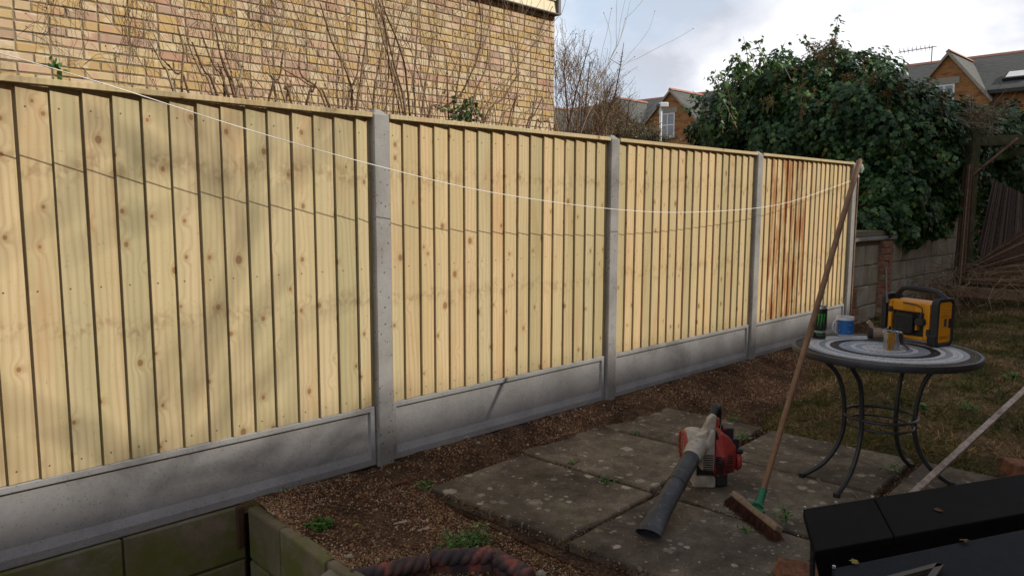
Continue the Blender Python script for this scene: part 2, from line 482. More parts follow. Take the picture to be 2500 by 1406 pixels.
def soil_mat():
    m = NT('soil'); p = m.pos()
    a = m.noise(p, 3.2, 5, 0.65, 0.6); b = m.noise(p, 45, 5, 0.75); v = m.vor(p, 85)
    s3 = m.n('ShaderNodeSeparateColor'); m.L(v.outputs['Color'], s3.inputs[0])
    c = m.ramp(m.math('ADD', m.math('MULTIPLY', a, 0.5), m.math('MULTIPLY', b, 0.5)),
               [(0.38, (0.016, 0.009, 0.006)), (0.50, (0.058, 0.032, 0.019)), (0.64, (0.15, 0.085, 0.048))])
    gr = m.ramp(s3.outputs[0], [(0.0, (0.055, 0.03, 0.018)), (0.4, (0.12, 0.07, 0.035)), (0.75, (0.20, 0.14, 0.08)), (1.0, (0.30, 0.25, 0.19))])
    c = m.mix(m.math('MULTIPLY', m.ramp(a, [(0.40, 0.15), (0.58, 0.9)]), m.ramp(v.outputs['Distance'], [(0.25, 0.85), (0.5, 0.0)])), c, gr)
    h = m.math('SUBTRACT', m.math('MULTIPLY', b, 0.8), m.math('MULTIPLY', v.outputs['Distance'], 0.7))
    return m.out(c, 0.95, 0.12, m.bump(h, 0.8, 0.01))

def lawn_mat():
    m = NT('mossy_lawn'); p = m.pos()
    a = m.noise(p, 2.3, 5, 0.62, 0.8); b = m.noise(p, 38, 5, 0.75); c2 = m.noise(m.map(p, (1, 1, 1), (7, 3, 0)), 3.1, 4, 0.6, 0.5)
    c = m.ramp(b, [(0.32, (0.022, 0.018, 0.008)), (0.5, (0.065, 0.052, 0.020)), (0.7, (0.14, 0.11, 0.045))])
    c = m.mix(m.ramp(a, [(0.46, 0.0), (0.60, 0.8)]), c, m.ramp(b, [(0.35, (0.08, 0.05, 0.026)), (0.65, (0.30, 0.20, 0.11))]))
    c = m.mix(m.ramp(c2, [(0.54, 0.0), (0.66, 0.8)]), c, m.ramp(b, [(0.35, (0.035, 0.040, 0.009)), (0.65, (0.16, 0.16, 0.035))]))
    return m.out(c, 0.95, 0.1, m.bump(b, 0.9, 0.02))

def far_brick_mat():
    m = NT('orange_brick'); p = m.pos()
    mp = m.n('ShaderNodeMapping'); m.L(p, mp.inputs[0]); mp.inputs['Rotation'].default_value = (0, R(90), R(90))
    s = m.n('ShaderNodeSeparateXYZ'); m.L(p, s.inputs[0])
    cb = m.n('ShaderNodeCombineXYZ'); m.L(m.math('ADD', s.outputs[1], s.outputs[0]), cb.inputs[0]); m.L(s.outputs[2], cb.inputs[1])
    br = m.n('ShaderNodeTexBrick'); m.L(cb.outputs[0], br.inputs['Vector'])
    br.inputs['Scale'].default_value = 1.0; br.inputs['Brick Width'].default_value = 0.225; br.inputs['Row Height'].default_value = 0.075
    br.inputs['Mortar Size'].default_value = 0.006; br.inputs['Bias'].default_value = -0.2
    br.inputs['Color1'].default_value = (0.36, 0.165, 0.055, 1); br.inputs['Color2'].default_value = (0.29, 0.115, 0.038, 1); br.inputs['Mortar'].default_value = (0.27, 0.18, 0.10, 1)
    n = m.noise(m.map(cb.outputs[0], (1.3, 5, 1)), 1.0, 5, 0.75)
    c = m.mix(m.ramp(n, [(0.50, 0.0), (0.60, 0.8)]), br.outputs[0], (0.13, 0.05, 0.03))
    c = m.mix(m.ramp(m.noise(cb.outputs[0], 0.6, 3, 0.6), [(0.4, 0.3), (0.6, 0.0)]), c, (0.27, 0.17, 0.07))
    return m.out(c, 0.9, 0.15)
def slate_mat():
    m = NT('grey_roof_slate'); p = m.pos(); s = m.n('ShaderNodeSeparateXYZ'); m.L(p, s.inputs[0])
    row = m.math('FRACT', m.math('MULTIPLY', s.outputs[2], 6.6))
    n = m.noise(m.map(p, (2, 4, 30)), 1.0, 4, 0.7)
    c = m.ramp(n, [(0.3, (0.052, 0.056, 0.055)), (0.7, (0.125, 0.128, 0.115))])
    c = m.mix(m.ramp(row, [(0.0, 0.75), (0.22, 0.0)]), c, (0.022, 0.024, 0.025))
    return m.out(c, 0.75, 0.25, m.bump(row, 0.4, 0.02))

F1 = wood_fence('pale_fence_timber', (1.06, 1.11, 1.22))
F2 = wood_fence('pale_fence_timber_warm', (1.12, 1.11, 1.18))
F3 = wood_fence('rust_stained_timber', (1.12, 1.11, 1.16), 0.9)
NAILM = plain('nail_steel', (0.10, 0.07, 0.05), 0.6, 0.4)
CONC = concrete('cast_concrete', 0.30, (1.0, 1.0, 1.0), 0.5)
CONCP = concrete('post_concrete', 0.25, (1.0, 0.975, 0.94), 0.8, ps=80)
BLK = concrete('mossy_concrete_block', 0.19, (1.0, 0.84, 0.55), 0.4, 0.9)
BLK2 = concrete('old_wall_block', 0.37, (1.0, 0.92, 0.72), 0.5, 0.25)
HB = house_brick('yellow_stock_brick')
MORT = mortar('brick_mortar')
MORT2 = mortar('old_mortar', (0.22, 0.195, 0.14)); MORT3 = mortar('mossy_mortar', (0.10, 0.09, 0.05))
SLAB = slab_mat(); SOIL = soil_mat(); LAWN = lawn_mat()
FARB = far_brick_mat(); SLATE = slate_mat()
STONES = attr_mat('pea_gravel', [(0.0, (0.06, 0.03, 0.018)), (0.3, (0.19, 0.085, 0.04)), (0.55, (0.33, 0.18, 0.085)), (0.8, (0.46, 0.33, 0.20)), (1.0, (0.62, 0.55, 0.46))], 0.75, 0.3, 200, 0.25)
BARK = attr_mat('twig_bark', [(0.0, (0.12, 0.065, 0.04)), (0.5, (0.25, 0.165, 0.10)), (1.0, (0.38, 0.29, 0.19))], 0.8, 0.2, 120, 0.3)
DBARK = attr_mat('dark_twig_bark', [(0.0, (0.05, 0.028, 0.02)), (1.0, (0.13, 0.075, 0.05))], 0.8, 0.2, 90, 0.3)
IVY = leaf_mat('ivy_leaf', [(0.0, (0.016, 0.048, 0.015)), (0.45, (0.046, 0.120, 0.038)), (0.8, (0.105, 0.215, 0.065)), (0.96, (0.19, 0.28, 0.065)), (1.0, (0.22, 0.22, 0.04))], 0.42, 0.38)
WEED = leaf_mat('weed_leaf', [(0.0, (0.04, 0.10, 0.02)), (0.6, (0.10, 0.24, 0.05)), (1.0, (0.22, 0.32, 0.08))], 0.5, 0.3)
BUDL = leaf_mat('bud_leaf', [(0.0, (0.12, 0.12, 0.07)), (0.6, (0.22, 0.22, 0.13)), (1.0, (0.34, 0.33, 0.22))], 0.6, 0.2)
SEED = attr_mat('ivy_seed_heads', [(0.0, (0.10, 0.065, 0.03)), (1.0, (0.27, 0.19, 0.08))], 0.8, 0.2)
GRASS = leaf_mat('grass_blades', [(0.0, (0.04, 0.055, 0.014)), (0.4, (0.12, 0.13, 0.03)), (0.6, (0.22, 0.15, 0.07)), (1.0, (0.52, 0.35, 0.19))], 0.7, 0.15)
CREAM = plain('cream_cladding', (0.66, 0.58, 0.38), 0.45, 0.4, var=0.04, scale=8)
GREYT = plain('grey_trim', (0.14, 0.14, 0.15), 0.5)
WHITEP = plain('white_window_paint', (0.70, 0.70, 0.68), 0.4, var=0.03)
GLASS = plain('window_glass', (0.13, 0.16, 0.19), 0.08, 0.8, var=0.2, scale=3)
LINT = plain('stone_lintel', (0.30, 0.27, 0.215), 0.85, var=0.12, scale=6)
RIDGE = plain('terracotta_ridge', (0.33, 0.15, 0.10), 0.8, scale=6)
GUT = plain('black_gutter', (0.018, 0.018, 0.02), 0.5)
GALV = plain('galvanised_steel', (0.50, 0.52, 0.53), 0.35, 0.5, 0.85, scale=25)
WHITEL = plain('white_lamp_cover', (0.80, 0.82, 0.84), 0.25, 0.5, var=0.03)
STRING = plain('white_line', (0.82, 0.80, 0.76), 0.6, var=0.03)
BWOOD = plain('broom_handle_wood', (0.21, 0.115, 0.062), 0.6, 0.35, var=0.2, scale=25)
BHEAD = plain('broom_stock_wood', (0.24, 0.165, 0.10), 0.8, var=0.2, scale=50)
BRIST = attr_mat('brown_bristles', [(0.0, (0.035, 0.012, 0.008)), (1.0, (0.11, 0.045, 0.028))], 0.8, 0.2)
GREENP = plain('green_plastic', (0.012, 0.13, 0.065), 0.45)
BLACKM = plain('black_iron', (0.022, 0.025, 0.030), 0.45, 0.5, 0.0, var=0.25, scale=30)
RUB = plain('black_rubber', (0.018, 0.019, 0.021), 0.55, 0.4, var=0.2)
YEL = plain('yellow_plastic', (0.62, 0.25, 0.006), 0.4, 0.5, var=0.04, scale=12)
DKP = plain('dark_panel', (0.006, 0.006, 0.006), 0.8, 0.08, var=0.2, scale=60)
DKP2 = plain('dark_blue_panel', (0.009, 0.011, 0.016), 0.75, 0.12, var=0.25, scale=120)
OLDW = plain('weathered_timber', (0.20, 0.135, 0.09), 0.85, 0.15, var=0.3, scale=35, bump=0.4, bd=0.004)
PALEW = plain('grey_weathered_batten', (0.42, 0.34, 0.29), 0.85, 0.15, var=0.3, scale=35, bump=0.4, bd=0.004)
PERG = plain('green_treated_post', (0.085, 0.085, 0.048), 0.8, 0.2, var=0.3, scale=14, bump=0.3)
REED = attr_mat('reed_stems', [(0.0, (0.05, 0.03, 0.02)), (0.6, (0.15, 0.095, 0.06)), (1.0, (0.33, 0.23, 0.145))], 0.8, 0.2, 25, 0.3)
REED2 = attr_mat('dark_reed_stems', [(0.0, (0.035, 0.022, 0.018)), (0.6, (0.09, 0.055, 0.045)), (1.0, (0.15, 0.10, 0.075))], 0.8, 0.2, 25, 0.3)
RBRICK = plain('orange_brick_lump', (0.22, 0.10, 0.055), 0.9, 0.15, var=0.3, scale=30, bump=0.6, bd=0.006)
TERRA = NT('rope_tile_clay')
_o = TERRA.pos()
TERRA = TERRA.out(TERRA.ramp(TERRA.noise(_o, 7, 3, 0.6, 0.5), [(0.40, (0.045, 0.035, 0.038)), (0.50, (0.10, 0.055, 0.05)), (0.58, (0.26, 0.075, 0.055))]), 0.75, 0.3, TERRA.bump(TERRA.noise(_o, 90, 4, 0.7), 0.3, 0.003))
ORED = plain('faded_red_plastic', (0.33, 0.036, 0.030), 0.5, 0.4, var=0.15, scale=20)
OORG = plain('orange_plastic', (0.30, 0.042, 0.025), 0.45, 0.4, var=0.1)
OWHT = plain('grimy_white_plastic', (0.42, 0.375, 0.31), 0.55, 0.35, var=0.25, scale=22)
TUBEM = NT('scuffed_black_plastic')
_o = TUBEM.obj()
TUBEM = TUBEM.out(TUBEM.mix(TUBEM.ramp(TUBEM.noise(_o, 45, 5, 0.75), [(0.55, 0.0), (0.72, 0.45)]), TUBEM.ramp(TUBEM.noise(_o, 9, 4, 0.6), [(0.35, (0.018, 0.020, 0.025)), (0.65, (0.048, 0.050, 0.056))]), (0.24, 0.22, 0.19)), 0.5, 0.4)

# ------------------------------------------------------------------ ground
def sm(a, b, x):
    t = min(1.0, max(0.0, (x - a) / (b - a))); return t * t * (3 - 2 * t)
def lawn_edge(x):                    # lawn lies on the camera side (smaller y) of this line
    return -1.02 + 0.62 * sm(4.0, 6.4, x) + 0.28 * sm(6.4, 8.5, x) + 0.10 * math.sin(x * 3.1)
def gz(x, y):
    z = -0.005 + 0.105 * sm(-0.55, -0.02, y)
    if x > 3.6: z += 0.055 * sm(3.9, 6.0, x) * sm(0.0, -0.6, y) + 0.23 * sm(7.0, 12.0, x)
    if x > 4.0: z += 0.035 * sm(4.3, 4.7, x) * sm(-0.7, -1.1, y)
    if x < 1.8 and y > -0.95: z = max(z, 0.082 * sm(1.80, 1.45, x) * sm(-0.95, -0.80, y))
    if False: z += 0.09 * sm(1.9, 1.35, x) * sm(-1.3, -0.9, y) * sm(0.1, -0.3, y) * 0.9
    z += 0.018 * mnoise.noise(Vector((x * 2.3, y * 2.3, 0))) + 0.010 * mnoise.noise(Vector((x * 9, y * 9, 3))) + 0.004 * mnoise.noise(Vector((x * 31, y * 31, 5)))
    return z
g = MB()
g.box(-300, 600, -300, 600, -1.2, -0.62)
tag(g.build('ground', SOIL), kind='structure')
g = MB(); g.box(-12, 60, 0.12, 60, -0.3, 0.0)
tag(g.build('neighbour_ground', LAWN), kind='structure')
def sheet(name, x0, x1, y0, y1, step, mat, keep=None):
    nx = int((x1 - x0) / step) + 1; ny = int((y1 - y0) / step) + 1
    V = []; F = []
    for j in range(ny):
        for i in range(nx):
            x = x0 + (x1 - x0) * i / (nx - 1); y = y0 + (y1 - y0) * j / (ny - 1)
            V.append((x, y, gz(x, y)))
    idx = lambda i, j: j * nx + i
    for j in range(ny - 1):
        for i in range(nx - 1):
            x = x0 + (x1 - x0) * (i + .5) / (nx - 1); y = y0 + (y1 - y0) * (j + .5) / (ny - 1)
            if keep is None or keep(x, y):
                F.append((idx(i, j), idx(i + 1, j), idx(i + 1, j + 1), idx(i, j + 1)))
    me = bpy.data.meshes.new(name); me.from_pydata(V, [], F); me.materials.append(mat)
    me.polygons.foreach_set('use_smooth', [True] * len(me.polygons)); me.update()
    o = bpy.data.objects.new(name, me); COL.objects.link(o)
    return tag(o, kind='structure')
is_lawn = lambda x, y: x > 3.9 and y < lawn_edge(x)
sheet('soil_bed', 1.365, 9.0, -3.6, 0.10, 0.025, SOIL, lambda x, y: not is_lawn(x, y))
sheet('lawn', 3.8, 9.0, -3.6, 0.10, 0.025, LAWN, is_lawn)
sheet('far_lawn', 9.0, 30.0, -8.0, 0.12, 0.12, LAWN)
sheet('near_soil', 1.35, 9.0, -8.0, -3.6, 0.12, LAWN)

# ------------------------------------------------------------------ paving
g = MB(); g.box(2.10, 4.86, -2.9, -0.34, -0.05, 0.004)
paving = tag(g.build('paving', SOIL), kind='structure')
ex = Vector((0.9985, 0.055, 0)); ey = Vector((0.085, -0.9964, 0))
P00 = Vector((2.105, -0.315, 0))
xs = [0, 0.69, 1.385, 2.06]; ys = [0, 0.845, 1.66, 2.45]
for i in range(3):
    for j in range(3):
        g = MB()
        a0 = xs[i] + (0.012 if i else 0); a1 = xs[i + 1] - 0.012
        b0 = ys[j] + (0.014 if j else 0); b1 = ys[j + 1] - 0.012
        sk = 0.02 * (i - 0.3) * (1 if j == 0 else 0)
        P = lambda a, b: P00 + ex * a + ey * b + Vector((0, 0.035 * i * (1 - 0.4 * j), 0))
        n = 9; zt = 0.05 + random.uniform(-0.003, 0.004); tx = random.uniform(-.004, .004); ty = random.uniform(-.004, .004)
        # perimeter with slightly worn edges
        ring = []
        for k in range(n): ring.append((a0 + (a1 - a0) * k / n, b0))
        for k in range(n): ring.append((a1, b0 + (b1 - b0) * k / n))
        for k in range(n): ring.append((a1 - (a1 - a0) * k / n, b1))
        for k in range(n): ring.append((a0, b1 - (b1 - b0) * k / n))
        ring = [(a + random.uniform(-.0025, .0025), b + random.uniform(-.0025, .0025)) for a, b in ring]
        ca = (a0 + a1) / 2; cb_ = (b0 + b1) / 2
        V = []; m = len(ring)
        for ins, z in ((0, -0.0), (0, zt - 0.008), (0.006, zt)):
            for a, b in ring:
                aa = a + (ca - a) * ins / 0.35; bb = b + (cb_ - b) * ins / 0.42
                p = P(aa, bb); V.append((p.x, p.y, z + ((a - ca) * tx + (b - cb_) * ty) * (1 if z > 0.01 else 0) + (random.uniform(-.0015, .0015) if z > 0.01 else 0)))
        F = [tuple(range(2 * m, 3 * m))]
        for l in range(2):
            for k in range(m):
                k2 = (k + 1) % m; F.append((l * m + k, l * m + k2, (l + 1) * m + k2, (l + 1) * m + k))
        g.add(V, F)
        g.build('slab', SLAB, paving)

# ------------------------------------------------------------------ fence
PX = [0.16, 2.113, 3.945, 5.900, 7.895]         # right edges of the posts
posn = ['beyond the left edge of the photo', 'nearest the camera, pitted and tallest-looking', 'second from the left, beside the far end of the paving',
        'third from the left, before the rust stained panel', 'at the far end of the new fence, behind the broom handle']
for i, x in enumerate(PX):
    g = MB(); w = 0.094
    z0 = -0.3; zt = 1.895 - 0.004 * i
    a, b = x - w, x; y0, y1 = -0.012, 0.088
    c = 0.006
    poly = [(a + c, y0), (b - c, y0), (b, y0 + c), (b, y1 - c), (b - c, y1), (a + c, y1), (a, y1 - c), (a, y0 + c)]
    n = 8; V = [(p[0], p[1], z0) for p in poly] + [(p[0], p[1], zt - 0.03) for p in poly]
    mx_, my_ = (a + b) / 2, (y0 + y1) / 2
    V += [(mx_ + (p[0] - mx_) * 0.35, my_ + (p[1] - my_) * 0.35, zt) for p in poly]
    F = [tuple(range(2 * n, 3 * n))]
    for l in range(2):
        for k in range(n): F.append((l * n + k, l * n + (k + 1) % n, (l + 1) * n + (k + 1) % n, (l + 1) * n + k))
    g.add(V, F)
    o = g.build('concrete_post', CONCP)
    tag(o, 'grey concrete fence post ' + posn[i], 'fence post', 'concrete posts of the new fence')

gbl = ['long near board of grey concrete under the first fence panel, above the mossy blocks', 'grey concrete gravel board between the first and second full posts',
       'grey concrete gravel board third along, beyond the paving', 'grey concrete gravel board farthest away, behind the can and mug']
def board_mesh(w, h, t0=0.019, t1=0.004, z0=0.0):
    g = MB()
    # left edge thick, right edge thin; front faces -y
    cz = [0, h]
    V = [(0, 0, 0), (w, t0 - t1, 0), (w, t0, 0), (0, t0, 0), (0, 0, h), (w, t0 - t1, h), (w, t0, h), (0, t0, h)]
    g.add(V, [(0, 1, 5, 4), (1, 2, 6, 5), (2, 3, 7, 6), (3, 0, 4, 7), (0, 3, 2, 1), (4, 5, 6, 7)])
    g.mi = 1
    for zz_ in (0.045, 0.70, h - 0.075):
        xx = w * 0.22; yy = (t0 - t1) * 0.22
        pts = [(xx + 0.0035 * math.cos(k * math.pi / 3), yy - 0.0012, zz_ + 0.0035 * math.sin(k * math.pi / 3)) for k in range(6)]
        g.add(pts, [(0, 1, 2, 3, 4, 5)])
    return g
def fence_panel(idx, x0, x1, edges, label, mats, zb=0.412, zt=1.846):
    t = thing('fence_panel', label, 'fence panel', ((x0 + x1) / 2, 0.03, zb), 0, 'new timber fence panels')
    ox, oy, oz = (x0 + x1) / 2, 0.03, zb
    for k, e in enumerate(edges):
        e1 = edges[k + 1] if k + 1 < len(edges) else x1 - 0.012
        w = e1 - e + 0.014 if k + 1 < len(edges) else e1 - e
        mt = mats(k)
        me = board_mesh(w, zt - zb).mesh('board', [mt, NAILM])
        o = link('board', me, t, ((e - ox), 0.009 - oy, random.uniform(-.003, .0)))
        o.rotation_euler = (random.uniform(-.0015, .0015), random.uniform(-.0012, .0012), 0.0)
    g = MB(); g.box(x0 - ox + 0.004, x1 - ox - 0.004, -0.035 - 0.006, 0.012, zt - zb + 0.001, zt - zb + 0.024)
    g.build('capping_rail', mats(0), t, bevel=0.002)
    for zz_ in (0.05, 0.68, 1.33):
        g = MB(); g.box(x0 - ox, x1 - ox, 0.006, 0.040, zz_, zz_ + 0.04); g.build('rail', mats(0), t)
    g = MB(); g.box(x1 - ox - 0.014, x1 - ox, -0.012, 0.03, 0, zt - zb); g.build('end_batten', mats(1), t)
    g = MB(); g.box(x0 - ox, x0 - ox + 0.012, -0.002, 0.03, 0, zt - zb); g.build('end_batten', mats(1), t)
def div(a, b, n): return [a + (b - a) * k / n + random.uniform(-.002, .002) for k in range(n)]
e1 = [0.175, 0.26, 0.358, 0.455, 0.558, 0.665, 0.769, 0.870, 0.976, 1.078, 1.186, 1.284, 1.391, 1.491, 1.603, 1.710, 1.820, 1.934]
e2 = [2.125, 2.208, 2.315, 2.408, 2.509, 2.617, 2.715, 2.821, 2.916, 3.024, 3.125, 3.236, 3.326, 3.430, 3.530, 3.632, 3.733]
e3 = div(3.957, 5.80, 18); e4 = div(5.912, 7.78, 19)
fence_panel(1, 0.16, 2.019, e1, 'nearest timber fence panel, wide greenish boards with big knots, left of the first post', lambda k: F1)
fence_panel(2, 2.113, 3.851, e2, 'sunlit timber fence panel second from the left, warm yellow boards', lambda k: F2 if k % 3 else F1)
fence_panel(3, 3.945, 5.806, e3, 'timber fence panel third from the left, with brown knot marks', lambda k: F2)
fence_panel(4, 5.900, 7.801, e4, 'farthest timber fence panel with rusty orange stains down its boards', lambda k: F3 if 2 <= k <= 8 else F2)
fence_panel(0, -1.80, 0.065, div(-1.79, 0.03, 17), 'timber fence panel beyond the left edge of the photo', lambda k: F1)
PX2 = [-1.83] + PX; gbl.insert(0, 'grey concrete gravel board beyond the left edge of the photo')
for i in range(5):
    x0 = PX2[i] + 0.001; x1 = PX2[i + 1] - 0.095
    z0, z1 = 0.100, 0.409
    y = 0.010
    g = MB()
    if i == 1: x0 = 0.165
    loops = [(x0, x1, z0, z1, y + 0.045), (x0, x1, z0, z1, y + 0.003), (x0 + 0.004, x1 - 0.004, z0 + 0.003, z1 - 0.003, y),
             (x0 + 0.03, x1 - 0.032, z0 + 0.040, z1 - 0.026, y), (x0 + 0.038, x1 - 0.040, z0 + 0.072, z1 - 0.033, y + 0.014)]
    V = []; F = []
    for (a, b, c, d, yy) in loops: V += [(a, yy, c), (b, yy, c), (b, yy, d), (a, yy, d)]
    for l in range(4):
        for k in range(4): F.append((l * 4 + k, l * 4 + (k + 1) % 4, (l + 1) * 4 + (k + 1) % 4, (l + 1) * 4 + k))
    F.append((16, 17, 18, 19)); F.append((3, 2, 1, 0))
    g.add(V, F)
    tag(g.build('gravel_board', CONC, bevel=0.003), gbl[i], 'gravel board', 'concrete gravel boards under the fence')

# ------------------------------------------------------------------ mossy block wall and retaining wall, lower left
def block_part(parent, mat, x0, x1, y0, y1, z0, z1, name='block', j=0.003, bev=0.006):
    g = MB(); g.box(x0, x1, y0, y1, z0, z1, jit=j); return g.build(name, mat, parent, bevel=bev, seg=2)
t = thing('foundation_wall', 'mossy green block wall below the near gravel board at the lower left', 'block wall', (0.4, 0.06, -0.62))
g = MB(); g.box(-2.4, 0.915, -0.056, 0.03, 0, 0.705); g.build('mortar', MORT3, t)
row = 0
for z0 in (-0.60, -0.375, -0.150):
    x = -2.0 + (0.22 if row % 2 else 0.0) + 0.13
    zt_ = z0 + 0.215 if row < 2 else 0.094
    while x < 1.25:
        x1 = min(x + 0.44, 1.308)
        if 1.308 - x1 < 0.12: x1 = 1.308
        block_part(t, BLK, x - 0.4, x1 - 0.4, -0.066, 0.03, z0 + 0.62, zt_ + 0.62)
        x = x1 + 0.008
    row += 1
t = thing('retaining_wall', 'low mossy block retaining wall holding the gravel bed, coming towards the camera', 'low wall', (1.32, -0.45, -0.62))
g = MB(); g.box(0.009, 0.05, -0.66, 0.42, 0, 0.69); g.build('mortar', MORT3, t)
row = 0
for z0 in (-0.60, -0.375, -0.150):
    y = 0.435 - (0.20 if row % 2 else 0.0)
    zt_ = z0 + 0.215 if row < 2 else 0.088
    ends = [0.435, 0.13, -0.245, -0.68] if row == 2 else [0.435, 0.25, -0.19, -0.66]
    for a, b in zip(ends[:-1], ends[1:]):
        block_part(t, BLK, 0, 0.058, b + 0.004, a - 0.004, z0 + 0.62, zt_ + 0.62, j=0.006, bev=0.012)
    row += 1
g = MB(); g.box(-0.024, 0.010, -0.016, 0.012, -0.14, 0.045, jit=0.004)
o = g.build('brick_piece', plain('dull_red_brick', (.075, .035, .022), .9), bevel=0.006); o.location = (1.295, -0.005, 0.048)
tag(o, 'sliver of dull red brick upright in the mossy wall corner under the gravel board', 'brick')

def rock(name, mat, loc, size, label, cat, seed=0, group=None, sub=1, squash=1.0):
    rr = random.Random(seed)
    bm = bmesh.new(); bmesh.ops.create_icosphere(bm, subdivisions=sub + 1, radius=1)
    for v in bm.verts:
        n = mnoise.noise(v.co * 1.3 + Vector((seed, 0, 0))) * 0.5 + 1
        v.co = Vector((v.co.x * size[0], v.co.y * size[1], v.co.z * size[2])) * n
    me = bpy.data.meshes.new(name); bm.to_mesh(me); bm.free(); me.materials.append(mat)
    o = bpy.data.objects.new(name, me); COL.objects.link(o); o.location = loc; o.rotation_euler = (0, 0, rr.uniform(0, 6))
    return tag(o, label, cat, group)

# broken concrete lump at the end of the retaining wall
g = MB(); g.box(-0.065, 0.075, -0.06, 0.07, -0.16, 0.045, jit=0.016)
o = g.build('concrete_lump', concrete('buff_concrete', 0.22, (1.0, .88, .66), 0.5, 0.3), bevel=0.014, seg=2); p = at(815, 1392, 2, 0.07); o.location = (p.x, p.y - 0.03, 0.03); o.rotation_euler = (0.06, -0.05, 0.3)
tag(o, 'broken pale concrete block at the near end of the low retaining wall', 'concrete block')

# rope-top edging tiles
def rope_tile(p0, p1, label):
    p0 = Vector(p0); p1 = Vector(p1); d = p1 - p0; L_ = d.length
    g = MB(); n = 90; k_ = 18
    V = []; F = []
    for i in range(n + 1):
        s = i / n
        for k in range(k_):
            an = 2 * math.pi * k / k_
            r_ = 0.033 * (0.74 + 0.34 * abs(math.cos(1.5 * (an + s * L_ * 52))) ** .5)
            e = 1 - 0.25 * max(0, (abs(s - .5) - .46) / .04)
            V.append((s * L_, math.cos(an) * r_ * e, math.sin(an) * r_ * e))
    for i in range(n):
        for k in range(k_): F.append((i * k_ + k, i * k_ + (k + 1) % k_, (i + 1) * k_ + (k + 1) % k_, (i + 1) * k_ + k))
    F.append(tuple(range(k_))); F.append(tuple(range(n * k_, (n + 1) * k_)))
    t = thing('rope_edging_tile', label, 'edging tile', p0, math.atan2(d.y, d.x), 'rope top clay edging tiles')
    t.rotation_euler = (0, -math.asin(d.z / L_), math.atan2(d.y, d.x))
    g.add(V, F); g.build('rope_top', TERRA, t, smooth=True, sharp=60)
    g = MB(); g.box(0.004, L_ - 0.004, -0.022, 0.022, -0.15, -0.022); g.build('tile_base', TERRA, t, bevel=0.004)
a = at(850, 1415, 2, 0.055); b = at(1042, 1372, 2, 0.05); c = at(1050, 1362, 2, 0.05); d = at(1203, 1355, 2, 0.055); e = at(1212, 1362, 2, 0.045); f = at(1296, 1408, 2, 0.03)
rope_tile(a, b, 'clay rope edging tile at the left, mostly red, next to the concrete lump')
rope_tile(c, d, 'middle clay rope edging tile, blue black with a red end, under the weeds')
rope_tile(e, f, 'tilted clay rope edging tile at the right, near the paving slab corner')

# ------------------------------------------------------------------ gravel, weeds, twigs
oct_v = np.array([(1, 0, 0), (-1, 0, 0), (0, 1, 0), (0, -1, 0), (0, 0, .7), (0, 0, -.7)], float)
oct_f = [(0, 2, 4), (2, 1, 4), (1, 3, 4), (3, 0, 4), (2, 0, 5), (1, 2, 5), (3, 1, 5), (0, 3, 5)]
def on_slab(x, y):
    q = Vector((x, y, 0)) - P00
    i = q.x * ex.x + q.y * ex.y; j = q.x * ey.x + q.y * ey.y
    return -0.005 < i < 2.07 and 0.02 < j < 2.45
pos = []
while len(pos) < 30000:
    x = 1.36 + random.random() ** 1.5 * 6.2; y = -random.random() * 1.75
    if y < -1.3 and x > 2.1: continue
    if on_slab(x, y) or (x > 3.9 and y < lawn_edge(x) - 0.1): continue
    dens = 0.22 + 1.9 * mnoise.noise(Vector((x * 2.2, y * 2.2, 9))) + (0.35 if y < -0.5 and x < 2.4 else 0)
    if x > 3 : dens += 0.15
    if random.random() > max(0.10, dens): continue
    pos.append((x, y, gz(x, y) + 0.001))
pos = np.array(pos); n = len(pos)
nr = RNG.normal(size=(n, 3))
Ms = frames(nr, RNG.random(n) * 6.28, RNG.uniform(0.0026, 0.0062, n) * (1 + (RNG.random(n) < 0.03) * 1.1))
me = scatter('gravel', oct_v, oct_f, pos, Ms, np.clip(RNG.beta(1.5, 1.8, n), 0, 1), STONES)
tag(link('gravel', me), 'loose pea gravel and soil crumbs over the bed between fence and paving', 'gravel', kind='stuff')
# bits of soil in slab joints
pos = []
for _ in range(4500):
    if random.random() < 0.5: a = random.choice(xs) + random.gauss(0, 0.006); b = random.uniform(0, 2.4)
    else: b = random.choice(ys) + random.gauss(0, 0.006); a = random.uniform(0, 2.05)
    p = P00 + ex * a + ey * b; ii = max(0, min(2, sum(a > v for v in xs[1:3]))); jj = max(0, min(2, sum(b > v for v in ys[1:3])))
    pos.append((p.x, p.y + 0.035 * ii * (1 - .4 * jj), random.uniform(0.01, 0.045)))
pos = np.array(pos); n = len(pos)
me = scatter('joint_dirt', oct_v, oct_f, pos, frames(RNG.normal(size=(n, 3)), RNG.random(n) * 6, RNG.uniform(0.003, 0.008, n)), RNG.beta(1.2, 3, n), STONES)
tag(link('joint_dirt', me), 'grit and soil lying in the joints between the paving slabs', 'grit', kind='stuff')

